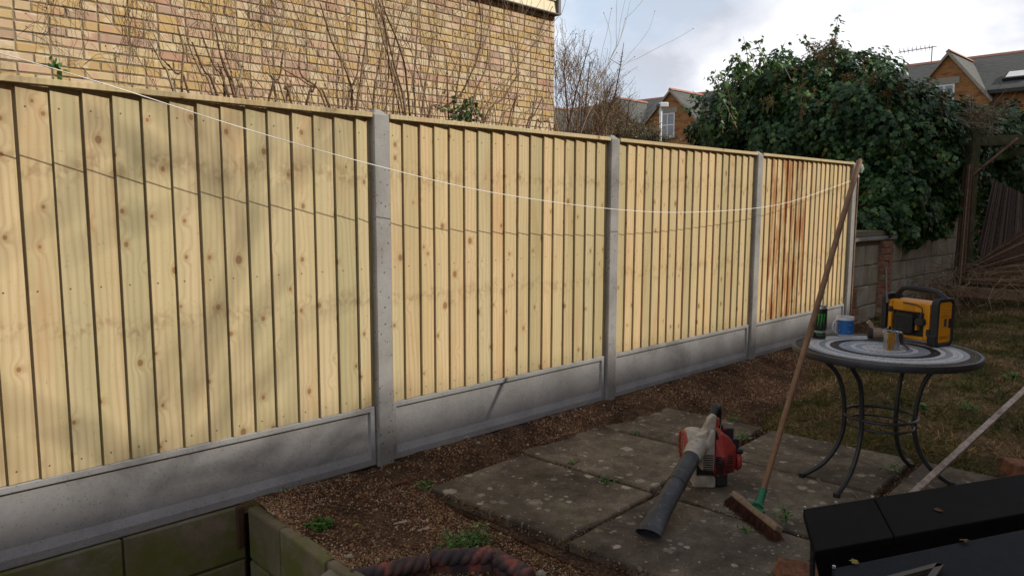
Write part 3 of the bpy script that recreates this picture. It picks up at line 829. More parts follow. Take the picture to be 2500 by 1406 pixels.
leaf_v = np.array([(0, 0, 0), (-.42, .12, .05), (-.30, .38, .07), (-.52, .62, .02), (-.20, .66, .08), (0, 1.05, -.05), (.20, .66, .08), (.52, .62, .02), (.30, .38, .07), (.42, .12, .05)], float)
leaf_f = [(0, 2, 1), (0, 4, 2), (2, 4, 3), (0, 5, 4), (0, 6, 5), (0, 8, 6), (8, 7, 6), (0, 9, 8)]
thin_v = np.array([(0, 0, 0), (-.16, .35, .04), (-.12, .7, .05), (0, 1, 0), (.12, .7, .05), (.16, .35, .04)], float)
thin_f = [(0, 5, 1), (1, 5, 4), (1, 4, 2), (2, 4, 3)]
blade_v = np.array([(-.03, 0, 0), (.03, 0, 0), (0.0, .6, .12), (0.0, 1, .38)], float)
blade_f = [(0, 1, 2), (0, 2, 3)]
def weed(u, v, r, n, label, broad=False, h=0.05):
    p = at(u, v, 2, 0.03); p.z = gz(p.x, p.y)
    if on_slab(p.x, p.y): p.z = 0.045
    q = RNG.normal(0, r / 2, (n, 3)); q[:, 2] = np.abs(RNG.normal(0, h / 2, n))
    nr = RNG.normal(0, 0.6, (n, 3)); nr[:, 2] += 1.0
    Ms = frames(nr, RNG.random(n) * 6.28, RNG.uniform(0.012, 0.034, n) * (1.1 if broad else 1.0))
    me = scatter('weed', leaf_v if broad else thin_v, leaf_f if broad else thin_f, q, Ms, RNG.random(n), WEED)
    tag(link('weed', me, loc=p), label, 'weed', 'weeds growing in the bed and paving joints')
weed(1115, 1330, 0.075, 420, 'large bushy green weed behind the middle rope edging tile', h=0.07)
weed(1165, 1310, 0.05, 200, 'upright green weed at the right of the large bushy one', h=0.08)
weed(785, 1313, 0.045, 130, 'flat dark green weed on the gravel near the low wall top', True, 0.02)
weed(705, 1187, 0.035, 60, 'small pale weed against the foot of the near gravel board', h=0.03)
weed(690, 1235, 0.02, 24, 'tiny light green seedling on the bed near the wall corner', h=0.03)
weed(1040, 1195, 0.04, 70, 'tuft of grass at the left corner of the front slab', h=0.04)
weed(1548, 955, 0.05, 120, 'green weed beside the foot of the second post', h=0.05)
weed(1395, 1142, 0.02, 30, 'small weed in the joint between the first two slabs', h=0.02)
weed(1478, 1185, 0.035, 60, 'clump of weed in the joint near the slab crossing', h=0.02)
weed(1555, 1068, 0.02, 26, 'weed in the joint between the second and third slabs', h=0.02)
weed(1790, 1018, 0.05, 110, 'green weed at the lawn edge behind the leaf blower', h=0.05)
weed(1810, 1075, 0.04, 70, 'weed growing in the slab joint right of the leaf blower', h=0.04)
weed(1915, 1280, 0.035, 70, 'spiky green weed beside the broom head', h=0.06)
weed(1820, 1305, 0.03, 36, 'dark weed in the paving joint under the bristles', h=0.02)
weed(2010, 1345, 0.05, 110, 'green weed in the shadow below the black bench', h=0.08)
weed(2360, 1015, 0.09, 220, 'patch of green weed on the lawn right of the table', h=0.05)
weed(2250, 1010, 0.03, 40, 'small round weed between the table legs and the grey batten', True, 0.03)
weed(2130, 745, 0.13, 200, 'leafy green weed at the foot of the old block wall', True, 0.12)
weed(2105, 800, 0.09, 120, 'low weed behind the mallet and the yellow radio', True, 0.06)
weed(2180, 1160, 0.05, 60, 'grass tuft at the slab corner behind the table leg', h=0.06)
weed(2470, 940, 0.05, 80, 'weed at the right edge beyond the grey batten', True, 0.05)

def twig_path(pts, r, mat, label, name='twig', z=0.02, group='twigs and stalks lying on the bed'):
    P = []
    for q in pts:
        p = at(q[0], q[1], 2, z + (q[2] if len(q) > 2 else 0)); P.append(Vector((p.x, p.y, max(p.z, gz(p.x, p.y) + r) if len(q) < 3 else p.z)))
    g = MB(); rs = [r * (1 - 0.5 * i / (len(P) - 1)) for i in range(len(P))]
    g.tube(P, rs, 5, attr=0.9)
    tag(g.build(name, mat, smooth=True, sharp=0), label, 'twig', group)
twig_path([(905, 1338), (925, 1368), (950, 1384), (985, 1375), (1000, 1372)], 0.0022, BARK, 'pale bent stalk curling on the gravel left of the weeds')
twig_path([(945, 1198), (975, 1212), (1010, 1212), (1038, 1208)], 0.0028, BARK, 'pale curved stalk lying near the left corner of the slab')
twig_path([(730, 1242), (731, 1220, .07), (733, 1172, .15)], 0.0018, DBARK, 'thin brown stalk standing up from the bed by the near gravel board')
twig_path([(905, 1320), (908, 1330), (912, 1345)], 0.0015, DBARK, 'short dark twig on the gravel left of the weeds')
def chip(u, v, l, w, rot, mat, label, name='wood_chip', th=0.006):
    p = at(u, v, 2, 0.02); z = gz(p.x, p.y)
    if on_slab(p.x, p.y): z = 0.05
    g = MB(); g.box(-l / 2, l / 2, -w / 2, w / 2, 0, th, jit=0.002)
    o = g.build(name, mat); o.location = (p.x, p.y, z + 0.003); o.rotation_euler = (0.05, 0.1, rot)
    tag(o, label, name.replace('_', ' '), 'offcuts and chips lying on the bed')
chip(978, 1264, 0.066, 0.016, 0.05, PALEW, 'pale wood chip lying on the gravel, left of two')
chip(1035, 1280, 0.066, 0.014, 0.12, PALEW, 'pale wood chip lying on the gravel, right of two')
chip(985, 1199, 0.15, 0.02, 0.15, plain('rusty_strip', (0.11, 0.045, 0.022), 0.9), 'rusty brown strip half buried near the slab corner')
chip(1590, 921, 0.09, 0.02, 0.1, RBRICK, 'orange wood sliver beside the third gravel board')
chip(1640, 910, 0.12, 0.02, 0.2, RBRICK, 'second orange wood sliver farther along the third gravel board')
chip(2022, 1401, 0.05, 0.04, 0.4, LINT, 'small pale stone chip beside the bench leg', 'stone_chip', 0.02)
for k, (u, v, s, lab) in enumerate([(1138, 1102, .020, 'pale stone on the soil by the second gravel board'), (1168, 1108, .012, 'small pink stone right of the pale one on the soil'),
                                   (1072, 1088, .010, 'small grey pebble under the second gravel board'), (1408, 1135, .017, 'grey stone lying on the second slab'),
                                   (1212, 1332, .020, 'brown stone beside the rope edging near the slab'), (1020, 1368, .014, 'pale stone on top of the rope edging'),
                                   (855, 1392, .013, 'white pebble beside the concrete lump'), (1718, 960, .020, 'dark stone on the soil behind the paving'),
                                   (1085, 1355, .012, 'light brown pebble at the end of the rope edging'), (1320, 1385, .018, 'grey stone below the front slab edge')]):
    p = at(u, v, 2, 0.03); z = 0.05 if on_slab(p.x, p.y) else gz(p.x, p.y)
    rock('stone', LINT if k not in (4, 7, 3) else OLDW, (p.x, p.y, z + s * .4), (s * 1.2, s, s * .7), lab, 'stone', k + 3, 'loose stones')
fl = leaf_mat('fallen_leaf', [(0.0, (0.20, 0.17, 0.03)), (1.0, (0.38, 0.36, 0.08))], 0.6, 0.2)
bl = leaf_mat('brown_leaf', [(0.0, (0.12, 0.04, 0.015)), (1.0, (0.2, 0.08, 0.03))], 0.7, 0.2)
def fallen(u, v, s, mat, label, z=None):
    p = at(u, v, 2, 0.03 if z is None else z)
    zz_ = (0.054 if on_slab(p.x, p.y) else gz(p.x, p.y) + 0.012) if z is None else z
    g = MB(); g.add([tuple(x * s for x in q) for q in leaf_v], leaf_f, attr=random.random())
    o = g.build('fallen_leaf', mat, recalc=False); o.location = (p.x, p.y, zz_); o.rotation_euler = (random.uniform(-.3, .3), random.uniform(-.3, .3), random.uniform(0, 6))
    tag(o, label, 'leaf', 'fallen leaves')
fallen(863, 1303, 0.03, fl, 'yellow leaf on the gravel right of the flat dark weed')
fallen(1190, 1318, 0.026, fl, 'yellow green leaf right of the bushy weed by the slab')
fallen(792, 1200, 0.016, fl, 'small cream leaf on the bed below the near post')
fallen(1007, 1218, 0.018, fl, 'yellow leaf beside the curved pale stalk')

pos = []
while len(pos) < 420:
    x = 1.5 + random.random() ** 1.3 * 9.5; y = -0.05 - random.random() * 3.0
    if (on_slab(x, y) and random.random() > .12) or (y < -1.4 and x < 2.2): continue
    pos.append((x, y, (0.056 if on_slab(x, y) else gz(x, y) + .008)))
pos = np.array(pos); n = len(pos)
nr = RNG.normal(0, .3, (n, 3)); nr[:, 2] += 1
me = scatter('leaf_litter', leaf_v * [1, 1, 1.6], leaf_f, pos, frames(nr, RNG.random(n) * 6.28, RNG.uniform(.008, .022, n)), RNG.random(n), attr_mat('litter', [(0.0, (.05, .03, .015)), (.6, (.16, .10, .05)), (1.0, (.32, .27, .13))]))
tag(link('leaf_litter', me), 'scraps of dead leaf scattered over the bed, slabs and lawn', 'leaf litter', kind='stuff')
g = MB()
for k in range(150):
    x = 1.5 + random.random() ** 1.4 * 7; y = -0.05 - random.random() * 2.6
    if y < -1.4 and x < 2.2: continue
    z = 0.055 if on_slab(x, y) else gz(x, y) + .006
    a_ = random.random() * 6.28; l_ = random.uniform(.02, .10); p0_ = Vector((x, y, z)); d_ = Vector((math.cos(a_), math.sin(a_), 0))
    g.tube([p0_, p0_ + d_ * l_ * .5 + Vector((0, 0, random.uniform(.002, .012))), p0_ + d_ * l_ + Vector((d_.y, -d_.x, 0)) * random.uniform(-.02, .02)], [.0016, .0014, .0008], 4, attr=random.random())
tag(g.build('fallen_twigs', BARK, recalc=False), 'thin dead twigs scattered over the bed and lawn', 'twigs', kind='stuff')
pos = []
while len(pos) < 700:
    x = 1.45 + random.random() ** 1.4 * 5.5; y = -0.04 - random.random() * 1.3
    if on_slab(x, y) or (x > 4.2 and y < lawn_edge(x)): continue
    pos.append((x, y, gz(x, y) + .002))
pos = np.array(pos); n = len(pos)
me = scatter('soil_clods', oct_v, oct_f, pos, frames(RNG.normal(size=(n, 3)), RNG.random(n) * 6, RNG.uniform(.007, .016, n)), RNG.random(n) * .5, STONES)
tag(link('soil_clods', me), 'dark clods and bigger stones lying in the bed along the fence', 'clods', kind='stuff')
# lawn grass
pos = []
while len(pos) < 60000:
    x = 3.9 + random.random() ** 1.35 * 8.5; y = -3.4 + random.random() * 3.4
    if y > lawn_edge(x) + 0.03: continue
    if on_slab(x, y): continue
    if x < 3.9 + 0.0: continue
    pos.append((x, y, gz(x, y) - 0.002))
pos = np.array(pos); n = len(pos)
clump = np.array([mnoise.noise(Vector((p[0] * 2.0, p[1] * 2.0, 0.0))) for p in pos])
clump2 = np.array([mnoise.noise(Vector((p[0] * 7.0, p[1] * 7.0, 4.0))) for p in pos])
nr = RNG.normal(0, 0.55, (n, 3)); nr[:, 2] = np.abs(nr[:, 2]) + 0.25
yaw = RNG.random(n) * 6.28
# blades lie mostly over: rotate y axis near horizontal
up_ = np.stack([np.cos(yaw), np.sin(yaw), np.full(n, 0.35)], 1)
Ms = frames(nr, RNG.normal(0, .4, n), RNG.uniform(0.02, 0.070, n) * np.clip(1.0 + clump2, 0.4, 1.7), up_)
rv = np.clip(0.45 + 0.9 * clump + RNG.normal(0, 0.15, n), 0, 1)
me = scatter('grass', blade_v * np.array([1.3, 1, 1]), blade_f, pos, Ms, rv, GRASS)
tag(link('grass', me), 'patchy moss and straw coloured grass growing on the lawn', 'grass', kind='stuff')

# ------------------------------------------------------------------ neighbour's yellow brick house
HX0, HX1, HY, HZ = -2.5, 7.05, 3.5, 3.80
house = thing('yellow_brick_house', 'large yellow and pink brick house wall behind the fence with cream cladding above', 'house', (2.3, 5.5, 0))
hx, hy = 2.3, 5.5
g = MB(); g.box(HX0 - hx, HX1 - hx - 0.006, HY - hy + 0.012, 4.0, 0, HZ); g.build('wall', MORT, house)
variants = []
def brick_box(x0, x1, z0, z1, rnd):
    g = MB(); j = 0.003
    y0 = HY + 0.003 + random.uniform(-.002, .002); y1 = HY + 0.03; c = 0.006
    V = [(x0, y1, z0), (x1, y1, z0), (x1, y1, z1), (x0, y1, z1)]
    def q(x, y, z): return (x + random.uniform(-j, j), y, z + random.uniform(-j, j))
    V += [q(x0, y0 + c, z0), q(x1, y0 + c, z0), q(x1, y0 + c, z1), q(x0, y0 + c, z1)]
    V += [q(x0 + c, y0, z0 + c), q(x1 - c, y0, z0 + c), q(x1 - c, y0, z1 - c), q(x0 + c, y0, z1 - c)]
    F = [(8, 9, 10, 11)]
    for l in (0, 1):
        for k in range(4): F.append((l * 4 + k, l * 4 + (k + 1) % 4, (l + 1) * 4 + (k + 1) % 4, (l + 1) * 4 + k))
    g.add(V, F, Matrix.Translation((-hx, -hy, 0)), rnd)
    return g
blist = []
z = 1.20; row = 0
while z < HZ - 0.01:
    z1 = min(z + 0.064, HZ - 0.004)
    x = HX0 + (0.0 if row % 2 else 0.112)
    ph = random.random()
    while x < HX1 - 0.02:
        L_ = 0.214 if random.random() < 0.66 else 0.102
        if HX1 - x - L_ < 0.09: L_ = HX1 - x
        x1 = min(x + L_, HX1)
        r_ = random.random()
        if 3.0 < x < 6 and random.random() < .22: r_ = random.uniform(0.76, 1.0)
        # share of red/purple bricks
        if r_ > 0.76 and random.random() < 0.35: r_ = random.random() * 0.76
        blist.append((x, x1, z, z1, r_))
        x = x1 + 0.011
    z += 0.075; row += 1
vis = [b for b in blist if b[2] > 1.95 and b[0] > 1.0]
vis.sort(key=lambda b: -(b[1] - b[0]) / ((b[0]) ** 2 + 6.6 ** 2))
# the nearest ones in view, both long and short
inview = []
for b in blist:
    cx, cz = (b[0] + b[1]) / 2, (b[2] + b[3]) / 2
    d_ = Vector((cx, HY, cz)) - CAM; dep = d_.dot(FW)
    u_ = 1250 + FPX * d_.dot(RT) / dep; v_ = 703 - FPX * d_.dot(UP) / dep
    if u_ > -20 and v_ > -15 and v_ < 178 + 0.105 * u_ + 3:
        inview.append((dep - 3 * (b[1] - b[0]), b))
inview.sort(key=lambda q: q[0])
single = set(id(b) for _, b in inview[:300])
rest = MB()
for b in blist:
    g = brick_box(*b)
    if id(b) in single:
        me = g.mesh('brick', HB, recalc=False)
        link('brick', me, house)
    else:
        n0 = len(rest.V); rest.V += g.V; rest.F += [tuple(i + n0 for i in f) for f in g.F]; rest.A += g.A; rest.M += g.M
tag(rest.build('brickwork', HB, house, recalc=False), kind='stuff')
# cream cladding over the brickwork
for k in range(7):
    g = MB(); z0 = HZ + 0.015 + k * 0.15
    g.prism([(-2.04, z0), (-2.055, z0 + 0.004), (-2.035, z0 + 0.147), (-2.015, z0 + 0.147)], HX0 - hx, HX1 - hx - 0.03, axis='x')
    g.build('cladding_board', CREAM, house, bevel=0.003)
g = MB(); g.box(HX0 - hx, HX1 - hx + 0.02, -2.09, 1.5, HZ + 0.0, HZ + 0.012); g.build('soffit', GREYT, house)
g = MB(); g.box(HX1 - hx - 0.028, HX1 - hx + 0.015, -2.085, -2.02, HZ + 0.013, HZ + 1.1); g.build('corner_trim', GREYT, house)
g = MB(); g.box(HX0 - hx, HX1 - hx, -2.0, 4.0, HZ + 0.013, HZ + 1.3); g.build('upper_wall', CREAM, house)
g = MB(); g.prism([(-2.3, HZ + 1.25), (1.0, HZ + 3.2), (4.3, HZ + 1.25)], HX0 - hx - 0.2, HX1 - hx + 0.1, axis='x'); g.build('roof', SLATE, house)

# ------------------------------------------------------------------ bare shrubs
GY = [None]
def grow(g, p, d, L_, r, depth, rr, spread=0.55, curve=0.09, kids=3, buds=None, attr=None, up=0.12, minr=0.0012):
    pts = [p.copy()]; n = max(3, int(L_ / 0.10)); step = L_ / n
    d = d.normalized(); a = rr.random() if attr is None else attr
    rs = [r]
    branches = []
    for i in range(n):
        d = (d + Vector((rr.gauss(0, curve), rr.gauss(0, curve), rr.gauss(0, curve * 0.6) + up * 0.3))).normalized()
        p = p + d * step
        if GY[0] is not None and p.y < GY[0]: p.y = GY[0]; d.y = abs(d.y)
        pts.append(p.copy()); rs.append(max(minr, r * (1 - 0.65 * (i + 1) / n)))
        if depth > 0 and i > 0 and rr.random() < kids / n:
            branches.append((p.copy(), d.copy(), rs[-1]))
    g.tube(pts, rs, 5 if r > 0.004 else 4, attr=a, cap=False)
    if buds is not None: buds.append((pts[-1], d))
    for (q, dd, r2) in branches:
        ax = Vector((rr.gauss(0, 1), rr.gauss(0, 1), rr.gauss(0, .5))).normalized()
        nd = (dd + ax * spread + Vector((0, 0, up))).normalized()
        grow(g, q, nd, L_ * rr.uniform(0.35, 0.7), r2 * 0.75, depth - 1, rr, spread, curve, kids, buds, attr, up, minr)
def bud_mesh(g, buds, s=0.012, attr=0.2):
    for p, d in buds:
        M = Matrix.Translation(p) @ d.to_track_quat('Z', 'Y').to_matrix().to_4x4() @ Matrix.Diagonal((s * .45, s * .45, s * 1.1, 1))
        g.add(oct_v.tolist(), oct_f, M, attr)
def stem_px(g, pts, y, r, attr=0.5, buds=None):
    """a stem through places on the vertical plane at distance y behind the fence"""
    P = [at(u, v, 1, y) for u, v in pts]
    # continue to the ground
    p0 = P[0]; dz = max(.1, P[1].z - p0.z); sx = max(-.45, min(.45, (P[1].x - p0.x) / dz))
    base = Vector((p0.x - sx * p0.z * .55, y, 0.0))
    Q = [base, Vector((p0.x - sx * .5 * p0.z * .5, y, p0.z * .55)), ] + P
    # smooth
    S = []
    for i in range(len(Q) - 1):
        a_ = Q[max(0, i - 1)]; b_ = Q[i]; c_ = Q[i + 1]; d_ = Q[min(len(Q) - 1, i + 2)]
        for k in range(4):
            t_ = k / 4
            S.append(0.5 * ((2 * b_) + (c_ - a_) * t_ + (2 * a_ - 5 * b_ + 4 * c_ - d_) * t_ ** 2 + (3 * b_ - a_ - 3 * c_ + d_) * t_ ** 3))
    S.append(Q[-1])
    jj = random.random() * 9; y += 0
    S = [q + Vector((mnoise.noise(q * 6 + Vector((jj, 0, 0))) * 0.012, 0, 0)) for q in S]
    n = len(S); g.tube(S, [r * (1 - 0.55 * i / (n - 1)) for i in range(n)], 6, attr=attr)
    for q in range(8, n - 1, 3):        # nodes
        bb = S[q]; g.lathe([(0.0, -0.006), (r * 1.35, 0), (0.0, 0.006)], 5, Matrix.Translation(bb), attr * 0.5, close=False)
    if buds is not None: buds.append((S[-1], (S[-1] - S[-2]).normalized()))
def shrub(label, base, stems_px, y, extra, seed, rad=0.006, height=1.9, dens=3, depth=2, mat=None, spreadx=0.5, group='bare winter shrubs behind the fence', name='bare_shrub', up=0.10, lean=(0, 0), buds_s=0.010, curve=0.10):
    rr = random.Random(seed)
    t = thing(name, label, 'shrub', (base[0], base[1], 0), 0, group)
    g = MB(); bl_ = []
    Mi = Matrix.Translation((-base[0], -base[1], 0)); GY[0] = 0.45
    for sp in stems_px: stem_px(g, sp, y + rr.uniform(-.15, .15), rad, rr.random(), bl_)
    for k in range(extra):
        x = base[0] + rr.gauss(0, spreadx); yy = base[1] + rr.gauss(0, 0.18)
        h = height * rr.uniform(0.75, 1.15)
        dd = Vector((rr.gauss(0, .16) + lean[0], rr.gauss(0, .10) + lean[1], 1))
        grow(g, Vector((x, yy, 0)), dd, h, rad * rr.uniform(.6, 1.0), depth, rr, 0.5, curve, dens, bl_, None, up)
    GY[0] = None
    g.V = [tuple(Mi @ Vector(v)) for v in g.V]
    g.build('branches', mat or BARK, t, smooth=True, sharp=0, recalc=False)
    g = MB(); bud_mesh(g, [(Mi @ p, d) for p, d in bl_], buds_s)
    if g.V: tag(g.build('buds', DBARK, t, recalc=False), kind='stuff')
    return t
shrub('thin bare stems standing left before the brick wall above the near panel', (1.6, 1.0), [
    [(423, 217), (398, 160), (362, 97)], [(462, 222), (430, 180), (394, 143)], [(443, 200), (448, 120), (437, 66)],
    [(522, 230), (492, 180), (462, 110), (458, 62)], [(530, 232), (500, 175), (468, 105)], [(556, 232), (520, 160), (488, 80)],
    [(568, 236), (545, 160), (524, 70)], [(578, 238), (562, 190), (541, 125)], [(580, 236), (594, 150), (600, 75)], [(548, 232), (545, 190), (532, 156)],
    [(600, 240), (585, 215), (575, 180)]], 1.0, 0, 1, rad=0.0088)
shrub('bare bushy stems in the middle left before the brick wall, with two crossing branches', (2.35, 1.1), [
    [(672, 245), (660, 180), (650, 128)], [(657, 240), (680, 190), (694, 125)], [(695, 245), (672, 200), (650, 178)],
    [(803, 262), (775, 215), (732, 180), (731, 120)], [(795, 258), (750, 205), (678, 162)], [(862, 268), (858, 210), (810, 100), (782, 10)],
    [(870, 268), (882, 190), (893, 80), (890, -10)], [(826, 262), (824, 200), (825, 155)], [(700, 245), (704, 225), (702, 205)], [(712, 247), (700, 220), (722, 208)],
    [(748, 252), (760, 225), (770, 200)], [(845, 266), (870, 180), (880, 112)], [(838, 262), (840, 190), (831, 122)]], 1.1, 12, 2, rad=0.0092, height=2.2, spreadx=0.22, dens=2)
shrub('dense bare shrub with tall stems behind the first full post', (3.05, 1.15), [
    [(912, 262), (920, 190), (935, 110)], [(1015, 285), (1012, 200), (1018, 100), (1021, -12)], [(1000, 280), (985, 150), (945, 40), (930, -12)],
    [(985, 275), (960, 170), (930, 80), (905, 0)], [(990, 278), (975, 200), (940, 70), (918, 10)], [(1030, 285), (1040, 200), (1058, 90)], [(960, 275), (965, 190), (975, 110)],
    [(1045, 285), (1075, 265), (1120, 235), (1160, 160), (1175, 90), (1168, -12)]], 1.15, 34, 3, rad=0.0095, height=2.7, spreadx=0.32, dens=4)
shrub('bare shrub with upright budded stems left of the house corner', (3.9, 1.2), [
    [(1095, 292), (1092, 220), (1090, 148)], [(1105, 292), (1118, 200), (1123, 138)], [(1150, 298), (1160, 230), (1185, 170), (1190, 120)],
    [(1175, 300), (1190, 250), (1240, 190), (1270, 178)], [(1180, 300), (1230, 240), (1250, 205), (1270, 178)], [(1240, 305), (1262, 240), (1272, 238)],
    [(1285, 312), (1300, 285), (1325, 240)], [(1225, 303), (1245, 260), (1240, 215)], [(1165, 295), (1180, 262), (1212, 250)], [(1305, 315), (1320, 300), (1338, 295)]], 1.2, 24, 4, rad=0.009, height=1.62, spreadx=0.42, dens=2, depth=1)
shrub('low bare shrub at the foot of the house corner, leaning right', (4.45, 1.3), [
    [(1290, 312), (1310, 280), (1345, 240)], [(1345, 318), (1338, 300), (1338, 290)], [(1260, 308), (1290, 270), (1330, 235)]], 1.3, 10, 5, rad=0.0085, height=1.5, spreadx=0.25, dens=2, depth=1, lean=(.05, 0))
# big bush right of the house corner
def bush(label, cx, cy, n, h, seed, sx, mat, name='bare_bush', leafy=0, leafmat=None, dens=5, depth=3, rad=0.012, spread=0.55, leafs=0.02, up=0.16, lean=0.0):
    rr = random.Random(seed); t = thing(name, label, 'bush', (cx, cy, 0), 0, 'bare bushes beyond the fence')
    g = MB(); bl_ = []
    for k in range(n):
        dd = Vector((rr.gauss(lean, sx), rr.gauss(0, sx), 1))
        grow(g, Vector((rr.gauss(0, .12), rr.gauss(0, .12), 0)), dd, h * rr.uniform(.7, 1.05), rad * rr.uniform(.6, 1), depth, rr, spread, 0.10, dens, bl_, None, up, 0.0022)
    g.build('branches', mat, t, smooth=True, sharp=0, recalc=False)
    if leafy:
        tips = [p for p, d in bl_]
        pos = []
        for p in tips:
            for _ in range(leafy): pos.append(tuple(p + Vector((rr.gauss(0, .03), rr.gauss(0, .03), rr.gauss(-.03, .05)))))
        pos = np.array(pos); m = len(pos)
        me = scatter('small_leaves', thin_v, thin_f, pos, frames(RNG.normal(size=(m, 3)) + [0, 0, .4], RNG.random(m) * 6.28, RNG.uniform(.5, 1.1, m) * leafs), RNG.random(m), leafmat or BUDL)
        tag(link('small_leaves', me, t), kind='stuff')
    return t
def thicket(label, prof, depth_, n, L_, seed, mat, leafy, leafs, limbs=14, rad=.0045, kids=4):
    # prof: top outline (u, v) of the bush; twigs fill the volume below it down to the fence top
    rr = random.Random(seed); us = [p[0] for p in prof]
    uc = sum(us) / len(us); c = atd(uc, 420, depth_); t = thing('bare_bush', label, 'bush', (c.x, c.y, 0), 0, 'bare bushes beyond the fence')
    o0 = Vector((c.x, c.y, 0)); g = MB(); bl_ = []
    for k in range(n):
        u = rr.uniform(us[0], us[-1]); vt = float(np.interp(u, us, [p[1] for p in prof]))
        v = vt + L_ * 90 + rr.random() ** .8 * max(10, 350 - vt)
        p = atd(u, v, depth_ + rr.gauss(0, .35)) - o0
        out = (u - us[0]) / (us[-1] - us[0])
        d = Vector((RT.x, RT.y, 0)) * (rr.gauss(0, .35) + out * .35) + Vector((FW.x, FW.y, 0)) * rr.gauss(0, .35) + Vector((0, 0, 1))
        grow(g, p, d, L_ * rr.uniform(.6, 1.1), rad * rr.uniform(.7, 1.3), 2, rr, .75, .16, kids, bl_, None, .12, .0020)
        if k % max(1, n // limbs) == 0:
            q = Vector((rr.gauss(0, .15), rr.gauss(0, .15), 0)); m_ = (p + q) / 2 + Vector((rr.gauss(0, .12), rr.gauss(0, .12), 0))
            g.tube([q, m_, p, p + d.normalized() * L_], [.022, .016, .010, .005], 6, attr=rr.random() * .4, cap=False)
    g.build('branches', mat, t, smooth=True, sharp=0, recalc=False)
    pos = []
    for p, d in bl_:
        for _ in range(leafy): pos.append(tuple(p + Vector((rr.gauss(0, .02), rr.gauss(0, .02), rr.gauss(-.02, .03)))))
    pos = np.array(pos); m = len(pos)
    me = scatter('small_leaves', thin_v, thin_f, pos, frames(RNG.normal(size=(m, 3)) + [0, 0, .4], RNG.random(m) * 6.28, RNG.uniform(.5, 1.1, m) * leafs), RNG.random(m), BUDL)
    tag(link('small_leaves', me, t), kind='stuff')
thicket('tall dense bare bush directly right of the brick house corner', [(1352, 120), (1375, 98), (1400, 118), (1425, 150), (1450, 170), (1480, 195), (1500, 215)], 10.2, 330, .34, 11, BARK, 2, .022, 22)
thicket('bare twiggy bush lower right of the tall corner bush, before the second post', [(1450, 250), (1480, 230), (1505, 220), (1530, 270), (1550, 310)], 10.8, 110, .32, 12, DBARK, 1, .02, 12)
thicket('low scrubby bush with grey leaves in front of the far left gable', [(1480, 300), (1520, 312), (1560, 325), (1590, 345), (1612, 362)], 11.2, 105, .24, 13, BARK, 5, .05, 10)
thicket('thin whippy bush below the street lamp', [(1640, 375), (1660, 372), (1690, 375)], 12.5, 12, .20, 14, DBARK, 2, .04, 5)
# prickly long shoots against the sky
for k, (pts, lab) in enumerate([([(1460, 330), (1500, 240), (1515, 160), (1523, 105)], 'long prickly shoot forking against the sky, right one'),
                                ([(1385, 320), (1405, 230), (1430, 140), (1446, 88)], 'long prickly shoot forking against the sky, left one')]):
    t = thing('prickly_shoot', lab, 'shoot', (0, 0, 0), 0, 'long shoots above the bushes')
    P = [atd(u, v, 9.0) for u, v in pts]; P = [Vector((P[0].x, P[0].y, 0.05))] + P
    t.location = P[0]; o0 = P[0]; P = [p - o0 for p in P]
    g = MB(); g.tube(P, [0.013, 0.011, 0.009, 0.006, 0.003], 6, attr=0.2)
    rr = random.Random(k)
    for j in range(26):
        s_ = rr.uniform(.35, .95) * 3.99; i = int(s_); q = P[i].lerp(P[i + 1], s_ - i)
        g.tube([q, q + Vector((rr.gauss(0, .03), rr.gauss(0, .02), .02))], [0.004, 0.001], 4, attr=0.2)
    tip = P[3]; g.tube([tip, tip + Vector((-0.11, .11, .09)) * (1 if k == 0 else -0.8) + Vector((0, 0, .16 * k))], [0.004, 0.002], 4, attr=0.2)
    g.build('stem', DBARK, t, recalc=False)

# climber twigs on the house wall
t = thing('wall_climber', 'leafless climber with thin dangling strands clinging to the yellow brick wall', 'climbing plant', (4.5, 3.45, 0))
rr = random.Random(5); g = MB()
for k in range(105):
    c_ = rr.choice([(160, 40, .05), (520, 60, .15), (620, 50, .2), (900, 110, .5), (980, 80, .4), (1060, 70, .4), (1180, 70, .3), (1250, 60, .4), (1300, 40, .3), (740, 60, .3)])
    u = rr.gauss(c_[0], c_[1]); top = -30 if u < 1190 else -30 + (u - 1190) * 0.35
    if k < 14: u = rr.gauss(350, 30); top = -20
    if u > 1345: u = 1345 - rr.random() * 20
    ln = rr.uniform(60, 260); P = []; uu = u
    n = 12
    for i in range(n):
        uu += rr.gauss(0, 5); p = at(min(uu, 1350), top + ln * i / n, 1, 3.485 - rr.uniform(0, .03)); P.append(p - Vector((4.5, 3.45, 0)))
    g.tube(P, [0.0021 * (1 - .4 * i / n) for i in range(n)], 4, attr=rr.random() * .6, cap=False)
    if rr.random() < .6:
        i = rr.randrange(2, n - 3); q = P[i]; P2 = [q]
        for _ in range(5): q = q + Vector((rr.gauss(0, .05), 0, rr.gauss(-.03, .03))); P2.append(q)
        g.tube(P2, 0.0018, 4, attr=0.2, cap=False)
for k in range(9):   # strands hanging free past the corner
    p = at(1356 + rr.uniform(0, 14), 30 + rr.uniform(0, 90), 1, 3.4) - Vector((4.5, 3.45, 0)); P = [p]
    for _ in range(8): p = p + Vector((rr.gauss(0.012, .03), rr.gauss(-.01, .02), -rr.uniform(.04, .12))); P.append(p)
    g.tube(P, 0.0022, 4, attr=0.3, cap=False)
g.build('stems', BARK, t, recalc=False)
